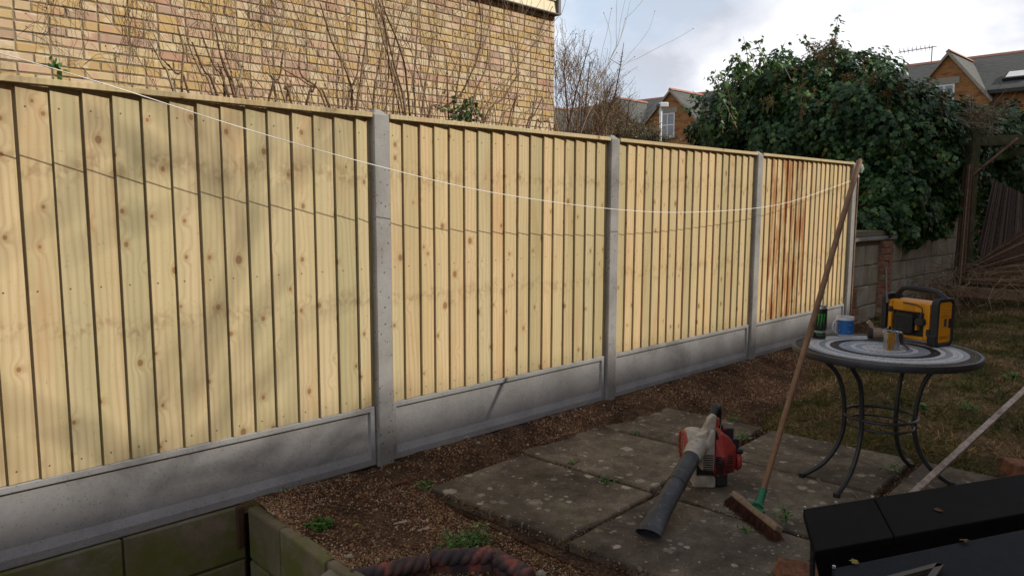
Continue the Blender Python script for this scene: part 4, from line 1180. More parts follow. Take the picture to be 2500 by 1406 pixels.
# little green sprigs
def sprig(u, v, y, n, r, label, mat=WEED, s=0.04):
    p = at(u, v, 1, y); q = RNG.normal(0, r, (n, 3))
    me = scatter('green_sprig', thin_v * [1.8, 1, 1], thin_f, q, frames(RNG.normal(size=(n, 3)), RNG.random(n) * 6, RNG.uniform(.6, 1.2, n) * s), RNG.random(n), mat)
    tag(link('green_sprig', me, loc=p), label, 'plant')
sprig(143, 170, 0.5, 14, 0.016, 'small yellow green sprig poking above the near fence panel', s=0.035)
sprig(1128, 276, 1.0, 150, 0.055, 'patch of green ivy leaves among the bare stems behind the fence', IVY, 0.05)

# ------------------------------------------------------------------ distant terraces
def terrace(name, label, y0, y1, X, eave, ridge, gables, windows, lights, depth=7.5):
    t = thing(name, label, 'house', (X + 3, (y0 + y1) / 2, 0)); ox, oy = X + 3, (y0 + y1) / 2
    T = Matrix.Translation((-ox, -oy, 0))
    g = MB(); g.box(X, X + depth, y0, y1, -0.5, eave, T); g.build('wall', FARB, t)
    rx = X + depth / 2
    g = MB(); g.prism([(X - 0.35, eave - 0.02), (rx, ridge), (X + depth + 0.35, eave - 0.02), (X + depth + .35, eave - .15), (rx, ridge - .17), (X - .35, eave - .15)], y0 - 0.15, y1 + 0.15, T, axis='y'); rf = g.build('roof', SLATE, t)
    # gable end wall infill
    g = MB(); g.prism([(X, eave), (rx, ridge - 0.2), (X + depth, eave)], y0, y1, T, axis='y'); g.build('gable_end', FARB, t)
    g = MB(); g.prism([(rx - 0.14, ridge - 0.06), (rx, ridge + 0.07), (rx + 0.14, ridge - 0.06)], y0 - 0.16, y1 + 0.16, T, axis='y'); g.build('ridge_tiles', RIDGE, rf)
    g = MB(); g.box(X - 0.47, X - 0.33, y0 - .15, y1 + .15, eave - 0.20, eave - 0.06, T); g.build('gutter', GUT, t)
    for (yc, hw, apex) in gables:
        gx = X - 0.5
        sl_ = (rx - X) / (ridge - eave)
        xr = X + (apex - 0.15 - eave) * sl_
        g = MB(); g.prism([(yc - hw, eave - 0.3), (yc, apex - 0.15), (yc + hw, eave - 0.3), (yc + hw, -0.5), (yc - hw, -0.5)], gx, X + 0.2, T, axis='x'); gw = g.build('gable_wall', FARB, t)
        # roof of the gable
        g = MB(); h_ = 0.12; ov = 0.16
        k_ = (apex - (eave - 0.3)) / (hw)
        for sgn in (-1, 1):
            a = (gx - ov, yc, apex); b = (gx - ov, yc + sgn * (hw + .12), apex - k_ * (hw + .12))
            # meets main roof
            c = (xr, yc, apex); d = (X - 0.3, yc + sgn * (hw + .12), apex - k_ * (hw + .12))
            V = [a, b, d, c] + [(p[0], p[1], p[2] - h_) for p in (a, b, d, c)]
            g.add(V, [(0, 1, 2, 3), (4, 7, 6, 5), (0, 4, 5, 1), (1, 5, 6, 2), (2, 6, 7, 3), (3, 7, 4, 0)], T)
        gr = g.build('gable_roof', SLATE, t)
        g = MB(); g.prism([(yc - .13, apex - .05), (yc, apex + .08), (yc + .13, apex - .05)], gx - ov - .02, xr, T, axis='x'); g.build('ridge_tiles', RIDGE, gr)
        g = MB()
        for sgn in (-1, 1):
            a = Vector((gx - ov - .03, yc, apex - .02)); b = Vector((gx - ov - .03, yc + sgn * (hw + .1), apex - .02 - k_ * (hw + .1)))
            V = [a, b, b - Vector((0, 0, .16)), a - Vector((0, 0, .16))]; V += [v + Vector((.04, 0, 0)) for v in V]
            g.add(V, [(0, 1, 2, 3), (4, 7, 6, 5), (0, 4, 5, 1), (1, 5, 6, 2), (2, 6, 7, 3), (3, 7, 4, 0)], T)
        g.build('bargeboard', LINT, gr)
    for (yc, zc, w, h) in windows:
        gx = X - 0.5
        g = MB(); g.box(gx - 0.05, gx + 0.02, yc - w / 2 - 0.18, yc + w / 2 + 0.18, zc + h / 2 + 0.005, zc + h / 2 + 0.30, T); g.build('lintel', LINT, t)
        g = MB(); g.box(gx - 0.09, gx + 0.02, yc - w / 2 - 0.1, yc + w / 2 + 0.1, zc - h / 2 - 0.1, zc - h / 2 - 0.002, T); g.build('sill', LINT, t)
        g = MB(); b = 0.07
        g.box(gx - 0.03, gx + 0.02, yc - w / 2, yc + w / 2, zc - h / 2, zc - h / 2 + b, T); g.box(gx - 0.03, gx + 0.02, yc - w / 2, yc + w / 2, zc + h / 2 - b, zc + h / 2, T)
        for yy in (yc - w / 2 + b / 2, yc, yc + w / 2 - b / 2): g.box(gx - 0.028, gx + 0.02, yy - b / 2, yy + b / 2, zc - h / 2 + b, zc + h / 2 - b, T)
        g.box(gx - 0.032, gx + 0.018, yc - w / 2 + b, yc + w / 2 - b, zc - .035, zc + .035, T)
        fr = g.build('window', WHITEP, t)
        for a_ in (-1, 1):
            for c_ in (-1, 1):
                g = MB(); g.box(gx - 0.012, gx - 0.004, yc + (a_ - 1) * (w / 4) + b / 2 if a_ > 0 else yc - w / 2 + b, yc + w / 2 - b if a_ > 0 else yc - b / 2,
                                zc + .036 if c_ > 0 else zc - h / 2 + b, zc + h / 2 - b if c_ > 0 else zc - .036, T)
                g.build('pane', GLASS, fr)
    for (yc, s0, w, l) in lights:
        sl_ = Vector((rx - X + .35, 0, ridge - eave + 0.02)); sl_n = sl_.normalized(); nrm = Vector((-sl_n.z, 0, sl_n.x))
        p = Vector((X - .35, yc, eave)) + sl_n * s0
        Mx = Matrix.Translation((-ox, -oy, 0)) @ Matrix(((sl_n.x, 0, nrm.x, p.x), (0, 1, 0, p.y), (sl_n.z, 0, nrm.z, p.z), (0, 0, 0, 1)))
        g = MB(); g.box(0, l, -w / 2, w / 2, -0.02, 0.12, Mx); sk = g.build('skylight', GUT, t)
        g = MB(); g.box(0.1, l - 0.1, -w / 2 + 0.1, w / 2 - 0.1, 0.121, 0.14, Mx); g.build('pane', WHITEP, sk)
    return t
XF = 38.0
terrace('brick_terrace', 'distant orange brick terrace with two slate gables behind the street lamp', 13.0, 36.0, XF, 6.40, 8.5,
        [(22.55, 2.15, 8.22), (26.75, 2.15, 8.16), (33, 2.15, 8.2)], [(22.75, 6.15, 1.0, 1.40), (26.9, 6.15, 1.0, 1.40)], [(19.75, .8, 1.0, 0.9)])
terrace('brick_terrace', 'distant orange brick terrace with a slate gable at the upper right above the ivy', -2.0, 11.0, XF, 6.48, 8.62,
        [(7.85, 1.72, 8.30)], [(7.97, 6.15, 0.85, 1.40)], [(5.45, .85, 1.0, 0.85)])
# low porch roof below the far window
p = atd(1640, 343, 40)
g = MB(); g.prism([(-1.4, 0), (0, 0.9), (1.4, 0)], -1.0, 1.5, axis='y'); o = g.build('porch_roof', SLATE); o.location = (35.8, 22.6, 3.1)
tag(o, 'small grey lean-to roof below the far gable window', 'porch roof')
# aerial
t = thing('tv_aerial', 'dark television aerial on the ridge at the right terrace', 'aerial', (XF + 3.75, 9.9, 8.6))
g = MB(); g.tube([(0, 0, 0), (0, 0, 0.85)], 0.025, 6); g.build('mast', GREYT, t)
g = MB(); g.tube([(0, -0.2, 0.8), (0, 1.6, 0.75)], 0.02, 5)
for k in range(8):
    yy = 0.1 + k * 0.2; g.tube([(-.25, yy, .79), (.25, yy, .79)], 0.012, 4); g.tube([(0, yy, .65), (0, yy + .05, .95)], 0.012, 4)
g.build('boom', GREYT, t)
# street lamp
pl = atd(1614, 258, 26)
t = thing('street_lamp', 'white street lamp with a bright square head before the far left gable', 'street lamp', (pl.x, pl.y, 0))
g = MB(); g.tube([(0, 0, 0), (0, 0, 2.5), (0, 0, pl.z)], [0.07, 0.06, 0.045], 10); g.build('pole', WHITEL, t, smooth=True)
g = MB(); dR = Vector((RT.x, RT.y, 0)).normalized()
Mx = Matrix.Translation((0, 0, pl.z)) @ Matrix.Rotation(math.atan2(dR.y, dR.x), 4, 'Z')
g.box(-0.06, 0.24, -0.13, 0.13, -0.07, 0.10, Mx); g.build('lamp_head', WHITEL, t, bevel=0.03)
g = MB(); g.box(-0.20, -0.062, -0.10, 0.10, -0.06, 0.06, Mx); g.build('photocell_housing', GREYT, t, bevel=0.02)

# ------------------------------------------------------------------ old block wall at the end of the fence
OX, OY = 9.8, 0.05
PB = [plain('salmon_brick', (0.30, 0.145, 0.095), 0.9, scale=30, bump=.6, bd=.006, var=.3), plain('buff_brick', (0.33, 0.25, 0.155), 0.9, scale=30, bump=.6, bd=.006, var=.3), plain('pink_brick', (0.32, 0.17, 0.12), 0.9, scale=30, bump=.6, bd=.006, var=.3)]
t = thing('old_block_wall', 'old patched block wall under the ivy beyond the last fence post', 'block wall', (OX, OY, 0))
g = MB(); g.box(7.93 - OX, 12.4 - OX, 0.012, 0.2, -0.2, 1.04); g.box(10.6 - OX, 12.4 - OX, 0.012, 0.2, 1.041, 1.86); g.build('mortar', MORT2, t)
rr = random.Random(3)
xr = [(7.93, 8.78), (9.02, 12.4)]
for (xa, xb) in xr:
    for r_i in range(8):
        z0 = 0.10 + r_i * 0.225; 
        if z0 > 0.95 and xa < 9: continue
        x = xa - rr.uniform(0, .2)
        while x < xb:
            w = rr.choice([0.44, 0.40, 0.22, 0.33])
            a_ = max(x, xa); b_ = min(x + w, xb)
            if b_ - a_ > 0.06 and not (z0 > 0.85 and b_ < 10.6):
                if xa < 9 and r_i < 2 and a_ < 8.2:      # brick patches
                    for q in range(3):
                        block_part(t, rr.choice(PB), a_ - OX, min(b_, a_ + .215) - OX, rr.uniform(-.006, .002), 0.05, z0 + q * .074, z0 + q * .074 + .064, 'brick', 0.004, 0.005)
                        if b_ - a_ > .25: block_part(t, rr.choice(PB), a_ + .225 - OX, b_ - OX, rr.uniform(-.006, .002), 0.05, z0 + q * .074, z0 + q * .074 + .064, 'brick', 0.004, 0.005)
                else:
                    block_part(t, BLK2, a_ - OX, b_ - OX, rr.uniform(-.008, .004), 0.05, z0, z0 + 0.212, 'block', 0.006, 0.008)
            x += w + 0.012
g = MB(); g.box(7.93 - OX, 9.2 - OX, -0.05, 0.2, 1.045, 1.09, jit=0.004); g.build('coping', concrete('coping_stone', 0.26), t, bevel=0.006)
g = MB(); g.box(7.93 - OX, 9.1 - OX, 0.0, 0.2, 1.093, 1.15, jit=0.004); g.build('coping', MORT2, t)
t = thing('brick_pier', 'narrow crumbling red and buff brick pier set in the old block wall', 'brick pier', (8.9, 0.03, 0))
g = MB(); g.box(-0.10, 0.10, -0.03, 0.06, -0.1, 1.035); g.build('mortar', MORT2, t)
for k in range(13):
    z0 = 0.06 + k * 0.075
    if k % 2: block_part(t, rr.choice(PB), -0.108, 0.0, -0.052 + rr.uniform(-.01, .006), 0.05, z0, z0 + .064, 'brick', .004, .006); block_part(t, rr.choice(PB), 0.01, 0.108, -0.052 + rr.uniform(-.01, .006), 0.05, z0, z0 + .064, 'brick', .004, .006)
    else: block_part(t, rr.choice(PB), -0.108, 0.108, -0.052 + rr.uniform(-.01, .006), 0.05, z0, z0 + .064, 'brick', .004, .006)
# narrow dark batten behind the last post
g = MB(); g.box(7.90, 7.925, -0.02, 0.06, 0.0, 1.78)
tag(g.build('old_batten', OLDW), 'thin rusty brown batten upright against the last concrete post', 'batten')

# ------------------------------------------------------------------ ivy
blobs = [  # centre u, v, depth, radii (across, depth, up), leaves
    (1752, 352, 10.9, .42, .6, .36, 2600), (1800, 320, 10.7, .55, .7, .55, 4200), (1850, 262, 10.5, .55, .7, .50, 4200), (1920, 240, 10.2, .60, .8, .50, 4600),
    (1960, 340, 10.0, .95, .8, .75, 7000), (2030, 225, 10.0, .62, .8, .52, 4600), (2095, 250, 9.8, .55, .8, .45, 4200),
    (2110, 330, 9.4, .80, .8, .75, 6500), (2180, 300, 9.8, .60, .7, .45, 4000), (2260, 338, 10.0, .62, .6, .42, 4200), (2340, 345, 10.6, .55, .6, .42, 3600),
    (2205, 390, 9.3, .60, .55, .65, 5200), (2290, 400, 9.9, .55, .5, .70, 4600), (2170, 480, 8.9, .42, .38, .50, 4200),
    (2235, 500, 9.3, .42, .34, .42, 3800), (2190, 545, 8.9, .30, .26, .26, 2200), (2125, 545, 8.6, .22, .22, .26, 1400), (2295, 480, 10.1, .24, .3, .42, 1700),
    (2415, 330, 11.6, .55, .6, .45, 3400), (2455, 325, 12.2, .30, .5, .26, 1200), (2420, 420, 11.8, .55, .5, .6, 3400), (2490, 420, 12.6, .7, .6, .7, 3800),
    (2420, 560, 12.3, .6, .4, .7, 2600), (2240, 275, 10.6, .50, .6, .25, 2200), (2390, 650, 12.0, .3, .2, .4, 600), (2330, 440, 10.3, .10, .2, .30, 500)]
AX = np.array([RT.x, RT.y, 0.0]); AX /= np.linalg.norm(AX); AY = np.array([FW.x, FW.y, 0.0]); AY /= np.linalg.norm(AY)
LP = []; LN = []; LS = []
for (u, v, dpt, ra, rb, rc, n) in blobs:
    c = np.array(atd(u, v, dpt))
    d = RNG.normal(size=(int(n * 1.5), 3)); d /= np.linalg.norm(d, axis=1, keepdims=True)
    d = d[d[:, 1] < 0.35][:n]
    m = len(d)
    rad = np.where(RNG.random(m) < 0.62, RNG.uniform(.88, 1.08, m), RNG.uniform(.45, .9, m))
    lump = 1 + 0.30 * np.sin(d[:, 0] * 7 + u) * np.cos(d[:, 2] * 6 + v)
    q = c + (d[:, :1] * ra * AX + d[:, 1:2] * rb * AY + np.stack([0 * d[:, 0], 0 * d[:, 0], d[:, 2] * rc], 1)) * (rad * lump)[:, None]
    # outside leaves that end below the wall base are dropped
    nr = d[:, :1] * AX + d[:, 1:2] * AY + np.stack([0 * d[:, 0], 0 * d[:, 0], d[:, 2]], 1)
    nr = nr + np.array([0, 0, .35]) + RNG.normal(0, .38, (m, 3))
    LP.append(q); LN.append(nr); LS.append(RNG.uniform(.042, .088, m))
LP = np.concatenate(LP); LN = np.concatenate(LN); LS = np.concatenate(LS)
roll = math.pi + RNG.normal(0, .6, len(LP))
rv = np.clip(RNG.beta(1.1, 1.9, len(LP)) + 0.10 * np.sin(LP[:, 0] * 5 + LP[:, 2] * 4) + (RNG.random(len(LP)) < 0.03) * .6, 0, 1)
IVC = Vector((10.0, 0.6, 0.3))
ivy = thing('ivy', 'huge dark glossy ivy mass hanging over the end of the fence and old wall', 'ivy', IVC)
MM = frames(LN, roll, LS)
dep = (LP - np.array(CAM)) @ np.array(FW)
# the 300 that show largest: near, facing and on the outside
uu = 1250 + FPX * ((LP - np.array(CAM)) @ np.array(RT)) / dep
vv = 703 - FPX * ((LP - np.array(CAM)) @ np.array(UP)) / dep
nn = LN / np.linalg.norm(LN, axis=1, keepdims=True)
toc = (np.array(CAM) - LP); toc /= np.linalg.norm(toc, axis=1, keepdims=True)
score = LS * np.abs((nn * toc).sum(1)) / dep
score[(uu > 2480) | (uu < 2095) | (vv < 300)] = 0
cand = np.argsort(-score)[:6000]
grid = {}
for i in cand:       # keep the one nearest the camera in each small patch
    k = (int(uu[i] // 13), int(vv[i] // 13))
    if k not in grid or dep[i] < dep[grid[k]]: grid[k] = i
sel = sorted(grid.values(), key=lambda i: -score[i])[:300]
mask = np.ones(len(LP), bool); mask[sel] = False
me = scatter('ivy_foliage', leaf_v, leaf_f, LP[mask] - np.array(IVC), MM[mask], rv[mask], IVY)
tag(link('ivy_foliage', me, ivy), kind='stuff')
lm = []
for k in range(5):
    g = MB(); g.add(leaf_v.tolist(), leaf_f, attr=[.15, .35, .5, .65, .8][k]); lm.append(g.mesh('leaf', IVY, recalc=False))
for i in sel:
    M = Matrix(MM[i].tolist()).to_4x4(); M.translation = Vector(LP[i]) - IVC - FW * 0.0
    link('leaf', lm[int(i) % 5], ivy, M=M)
# woody stems inside
g = MB(); rr = random.Random(8)
for k in range(60):
    u, v, dpt = rr.choice([(2100, 420, 9.2), (2130, 400, 9.2), (2080, 380, 9.4), (2200, 450, 9.6), (1900, 330, 10.4), (2000, 350, 10)])
    p = atd(u + rr.gauss(0, 40), v + rr.gauss(0, 25), dpt) - IVC
    grow(g, p, Vector((rr.gauss(0, 1), rr.gauss(0, .4), rr.gauss(.1, .6))), rr.uniform(.4, 1.0), rr.uniform(.006, .014), 1, rr, .6, .22, 3, None, rr.random(), 0.0)
g.build('woody_stems', DBARK, ivy, recalc=False)
# shoots on top of the ivy
sprays = [(1850, 180, 1822, 100), (1870, 215, 1845, 150), (1790, 260, 1768, 190), (1800, 290, 1735, 205), (1905, 200, 1885, 140), (1975, 190, 1965, 140), (2090, 190, 2100, 160), (2140, 200, 2138, 135),
          (2060, 190, 2035, 125), (1740, 330, 1712, 300), (2010, 180, 2000, 130), (2160, 230, 2180, 205), (1830, 240, 1806, 200), (1765, 300, 1755, 240)]
for _k in range(34):
    _i = rr.choice([0, 1, 2, 3, 5, 6, 6, 8, 5, 3, 2, 1]); (u_, v_, d_, ra_, rb_, rc_, n_) = blobs[_i]
    pm_ = FPX / d_; a_ = rr.uniform(-1.3, 1.1); r0_ = 1.0
    u0_ = u_ + math.sin(a_) * ra_ * pm_ * r0_; v0_ = v_ - math.cos(a_) * rc_ * pm_ * r0_
    l_ = rr.uniform(35, 95); sprays.append((u0_, v0_ - 10, u0_ + math.sin(a_) * l_ * .7 + rr.gauss(0, 8), v0_ - math.cos(a_) * l_))
sg = MB(); SP = []; SN = []
for (u0, v0, u1, v1) in sprays:
    _d = rr.uniform(9.3, 10.1); a = atd(u0, v0 + 25, _d); b = atd(u1, v1, _d); mid = (a + b) / 2 + Vector((0, 0, .06))
    P = [a, (a * .6 + mid * .4), mid, (mid + b) / 2, b]
    sg.tube([p - IVC for p in P], [.006, .005, .004, .003, .002], 4, attr=0.6, cap=False)
    for k in range(22):
        s_ = rr.random() ** .8 * 3.99; i = int(s_); q = P[i].lerp(P[i + 1], s_ - i)
        SP.append(tuple(q + Vector((rr.gauss(0, .035), rr.gauss(0, .035), rr.gauss(-.015, .035))) - IVC)); SN.append((rr.gauss(0, .6), rr.gauss(-.5, .6), rr.gauss(.5, .6)))
tag(sg.build('shoots', BARK, ivy, recalc=False), kind='stuff')
SP = np.array(SP); SN = np.array(SN); m = len(SP)
me = scatter('shoot_leaves', leaf_v, leaf_f, SP, frames(SN, math.pi + RNG.normal(0, .5, m), RNG.uniform(.045, .090, m)), RNG.uniform(.35, .97, m), IVY)
tag(link('shoot_leaves', me, ivy), kind='stuff')
# brown seed heads
g = MB()
for (u, v, s, k_) in [(1995, 135, 28, 10), (2035, 122, 20, 10), (2060, 150, 24, 8), (2020, 160, 30, 8), (2110, 165, 16, 5), (2235, 250, 30, 8), (2190, 225, 30, 8), (1980, 215, 60, 8), (2080, 220, 60, 10), (1880, 270, 20, 4), (1995, 280, 50, 5), (2160, 240, 40, 8), (2290, 262, 30, 4)]:
    for j in range(k_):
        p = atd(u + rr.gauss(0, s * .6), v - 14 + rr.gauss(0, s * .5), 9.3 - (0.5 if v > 200 else 0)) - IVC
        g.tube([p - Vector((0, 0, .12)), p], .003, 4, attr=.4, cap=False)
        for q in range(16):
            dd = Vector((rr.gauss(0, 1), rr.gauss(0, 1), rr.gauss(.3, .8))).normalized(); e_ = p + dd * .045
            g.tube([p, e_], .0018, 3, attr=rr.random(), cap=False)
            g.add((oct_v * .007 + np.array(e_)).tolist(), oct_f, attr=rr.random())
tag(g.build('seed_heads', SEED, ivy, recalc=False), kind='stuff')

# ------------------------------------------------------------------ pergola, reeds, brambles at the right
pb = atd(2352, 690, 9.3); ptop = atd(2372, 318, 9.3)
px_, py_ = pb.x, pb.y; gzp = gz(px_, py_)
t = thing('pergola', 'weathered green treated pergola post with cross beams at the right edge', 'pergola', (px_, py_, gzp - 0.1))
hp = ptop.z - gzp + 0.1
ang = math.atan2(RT.y, RT.x)
g = MB(); Mx = Matrix.Rotation(ang + .25, 4, 'Z'); g.box(-.06, .06, -.05, .05, 0, hp, Mx); g.build('post', PERG, t, bevel=.005)
def beam(u0, v0, d0, u1, v1, d1, w, h, name='beam', mat=PERG):
    a = atd(u0, v0, d0) - t.location; b = atd(u1, v1, d1) - t.location
    dd = b - a; L_ = dd.length; q = dd.to_track_quat('X', 'Z').to_matrix().to_4x4()
    g = MB(); g.box(0, L_, -w / 2, w / 2, -h / 2, h / 2, Matrix.Translation(a) @ q); g.build(name, mat, t, bevel=.004)
beam(2372, 345, 9.2, 2640, 338, 8.6, .05, .12)
beam(2445, 372, 10.4, 2640, 366, 9.8, .05, .10)
beam(2392, 318, 9.35, 2446, 372, 10.5, .05, .09, 'cross_rail', PALEW)
beam(2375, 428, 9.1, 2485, 338, 8.7, .03, .03, 'brace', OLDW)
# reed bundle wrapped round the post
def reeds(name, label, strips, mat, loc, group='old reed screening', wires=3):
    tt = thing(name, label, 'reed screen', loc, 0, group); g = MB(); rr = random.Random(len(label))
    for (A, B, n, r_, bow) in strips:
        # A: (start a, end a), B: (start b, end b): sticks run a->b across the strip
        for k in range(n):
            s_ = (k + rr.uniform(-.3, .3)) / n
            p = A[0].lerp(B[0], s_); q = A[1].lerp(B[1], s_)
            off = Vector((rr.gauss(0, .004), rr.gauss(0, .004), rr.gauss(0, .004))) + FW * (-bow * math.sin(math.pi * s_)) + FW * rr.gauss(0, .006)
            p = p + off; q = q + off + (q - p) * rr.uniform(-.04, .02)
            g.tube([p - Vector(loc), (p + q) / 2 + Vector((rr.gauss(0, .004), 0, rr.gauss(0, .004))) - Vector(loc), q - Vector(loc)], r_ * rr.uniform(.7, 1.2), 5, attr=rr.random(), cap=False)
    o = g.build('reeds', mat, tt, recalc=False); tag(o, kind='stuff')
    g = MB()
    for (A, B, n, r_, bow) in strips:
        for w in range(wires):
            f_ = (w + .6) / (wires + .2); pts = []
            for j in range(7):
                s_ = j / 6; p = A[0].lerp(A[1], f_); q = B[0].lerp(B[1], f_)
                pts.append(p.lerp(q, s_) + FW * (-bow * math.sin(math.pi * s_) - 0.012) - Vector(loc))
            g.tube(pts, .0025, 4, attr=0)
    g.build('wire', GUT, tt, recalc=False)
    return tt
D = 9.15
reeds('reed_bundle', 'bundle of reed screening wrapped around the pergola post', [
    ((atd(2352, 406, D), atd(2326, 690, D - .1)), (atd(2374, 400, D), atd(2355, 690, D - .1)), 26, .0055, .07)], REED, tuple(pb), wires=8)
reeds('reed_screen', 'dark leaning sheet of reed screening behind the pergola post', [
    ((atd(2426, 440, 11.0), atd(2385, 620, 9.9)), (atd(2540, 500, 10.6), atd(2560, 740, 9.2)), 95, .0075, .03)], REED2, tuple(atd(2450, 690, 10)), wires=5)
reeds('reed_screen', 'fallen reed screening fanned out near the ground at the right edge', [
    ((atd(2362, 652, 9.3), atd(2540, 535, 8.6)), (atd(2368, 668, 9.2), atd(2560, 668, 8.2)), 60, .006, .03),
    ((atd(2330, 672, 9.2), atd(2560, 655, 8.2)), (atd(2330, 688, 9.1), atd(2560, 705, 8.2)), 26, .008, .02)], REED, tuple(atd(2440, 700, 9)), wires=2)
a = atd(2322, 702, 8.9); b = atd(2620, 722, 8.0)
g = MB(); dd = b - a; g.box(0, dd.length, -.05, .05, -.10, .02, Matrix.Translation(a) @ dd.to_track_quat('X', 'Z').to_matrix().to_4x4(), jit=.004)
tag(g.build('timber_sleeper', OLDW, bevel=.008), 'weathered timber sleeper lying under the reed bundle at the lawn edge', 'sleeper')
# bramble tangles
def tangle(label, spots, n, L_, seed, r_=.0025, mat=BARK, droop=-.2):
    rr = random.Random(seed); p0 = atd(*spots[0]); t = thing('dead_bramble', label, 'bramble', tuple(p0), 0, 'dead bramble tangles'); g = MB()
    for k in range(n):
        s = rr.choice(spots); p = atd(s[0] + rr.gauss(0, 14), s[1] + rr.gauss(0, 8), s[2] + rr.gauss(0, .1)) - p0
        d = Vector((rr.gauss(0, 1), rr.gauss(0, 1), rr.gauss(.2, .6))); P = [p]
        for _ in range(8):
            d = (d.normalized() + Vector((rr.gauss(0, .4), rr.gauss(0, .4), rr.gauss(droop, .3)))).normalized(); p = p + d * L_ / 8; P.append(p)
        g.tube(P, r_ * rr.uniform(.6, 1.3), 4, attr=rr.random(), cap=False)
    g.build('stems', mat, t, recalc=False)
tangle('nest of dead brown stems on top of the pergola post', [(2395, 290, 9.3), (2420, 275, 9.5), (2380, 300, 9.2)], 130, .42, 1, droop=-.05)
tangle('tangle of dead stems at the foot of the old wall', [(2300, 690, 8.9), (2250, 712, 8.6), (2330, 672, 9.0), (2270, 700, 8.8)], 140, .55, 2)
tangle('thin dead stems trailing over the fallen reeds at the right', [(2420, 680, 8.6), (2480, 690, 8.3), (2360, 660, 9)], 70, .6, 3)

# ------------------------------------------------------------------ washing line and its pulley
lp = []
Pn = Vector((.21, -6.3, 0)); P0_ = Vector((7.9, -.05, 0))
for (u, v) in [(0, 130), (270, 210), (600, 315), (920, 405), (1200, 470), (1500, 511), (1700, 518), (1900, 500), (2040, 455), (2088, 438)]:
    d = ray(u, v); s_ = (P0_ - CAM).dot(Pn) / d.dot(Pn); lp.append(CAM + d * s_)
first = lp[0] + (lp[0] - lp[1]) * 6 + Vector((0, 0, .5)); lp = [first] + lp; lp[0] = lp[1] + (lp[1] - lp[2]) * 6 + Vector((0, 0, .12))
S = []
for i in range(len(lp) - 1):
    a_ = lp[max(1, i - 1)]; b_ = lp[i]; c_ = lp[i + 1]; d_ = lp[min(len(lp) - 1, i + 2)]
    for k in range(5):
        t_ = k / 5
        S.append(0.5 * ((2 * b_) + (c_ - a_) * t_ + (2 * a_ - 5 * b_ + 4 * c_ - d_) * t_ ** 2 + (3 * b_ - a_ - 3 * c_ + d_) * t_ ** 3))
S = S[5:]; S.append(lp[-1]); S = [lp[0]] + S
g = MB(); g.tube(S, .0018, 6)
tag(g.build('washing_line', STRING, smooth=True, sharp=0), 'white washing line sagging in front of the fence to the last post', 'line')
pw = at(2097, 412, 1, -0.02)
t = thing('line_winder', 'pale green washing line winder on the last post behind the broom handle', 'line winder', tuple(pw))
g = MB(); g.lathe([(0.0, -.05), (.035, -.045), (.05, 0), (.035, .045), (0, .05)], 14, close=False); g.build('case', plain('pale_green_plastic', (.24, .33, .26), .4), t, smooth=True)
g = MB(); g.tube([(-.02, 0, -.05), (-.02, -.01, -.09)], .008, 6); g.build('nozzle', WHITEL, t)

# ------------------------------------------------------------------ mosaic table
TC = Vector((3.79, -1.79, 0.05)); TZ = 0.73 - 0.05; TR = 0.42
table = thing('mosaic_table', 'round mosaic topped garden table on curved black iron legs', 'table', tuple(TC))
g = MB(); g.lathe([(TR - .02, TZ - .030), (TR, TZ - .030), (TR + .004, TZ - .012), (TR, TZ + .0015), (TR - .012, TZ + .0015), (TR - .012, TZ - .030)], 72, close=False); g.build('rim', BLACKM, table, smooth=True)
g = MB(); g.lathe([(TR - .013, TZ - .028), (TR - .013, TZ - .001), (0.001, TZ - .001)], 64); g.build('grout_bed', plain('pale_grout', (.32, .29, .20), .9, var=.2), table)
TDK = plain('dark_slate_tile', (.020, .017, .014), .6, .25, var=.4, scale=60)
TBR = plain('brown_slate_tile', (.085, .066, .048), .75, .15, var=.3, scale=60)
TLT = plain('white_marble_tile', (.50, .50, .50), .5, .3, var=.12, scale=50)
TBL = plain('grey_blue_tile', (.25, .28, .33), .4, .4, var=.15, scale=50)
tiles = []
r_out = TR - .014
rings = [(.020, TBR), (.020, TBR), (.023, TBL), (.023, TLT), (.023, TLT), (.023, TBL), (.023, TLT), (.020, TDK), (.020, TDK), (.024, TBL), (.024, TBL), (.024, TLT), (.024, TBL), (.026, TLT), (.026, TLT), (.026, TLT), (.020, TLT)]
sc_ = r_out / sum(r[0] for r in rings)
r1 = r_out
for w, mt in rings:
    w *= sc_; r0 = max(.002, r1 - w); rm = (r0 + r1) / 2; n = max(5, int(2 * math.pi * rm / (.030 if mt is TBL or mt is TLT else .024)))
    ph = random.random()
    for k in range(n):
        a0 = 2 * math.pi * (k + ph) / n; a1 = 2 * math.pi * (k + 1 + ph) / n; gp = .0012
        ga = gp / max(r1, .01); gb = gp / max(r0, .01)
        poly = [((r0 + gp) * math.cos(a0 + gb), (r0 + gp) * math.sin(a0 + gb)), ((r1 - gp) * math.cos(a0 + ga), (r1 - gp) * math.sin(a0 + ga)),
                ((r1 - gp) * math.cos(a1 - ga), (r1 - gp) * math.sin(a1 - ga)), ((r0 + gp) * math.cos(a1 - gb), (r0 + gp) * math.sin(a1 - gb))]
        if r0 < .012: poly = poly[:1] + poly[1:]
        cx_ = TC.x + rm * math.cos((a0 + a1) / 2); cy_ = TC.y + rm * math.sin((a0 + a1) / 2)
        tiles.append((math.hypot(cx_ - CAM.x, cy_ - CAM.y), poly, mt, random.uniform(0, .0006)))
    r1 = r0
tiles.sort(key=lambda q: q[0])
for _, poly, mt, dz in tiles[:300]:
    g = MB(); g.prism(poly, TZ - .0005, TZ + .0014 + dz); link('tile', g.mesh('tile', mt), table)
g = MB(); ml = [TBR, TBL, TLT, TDK]
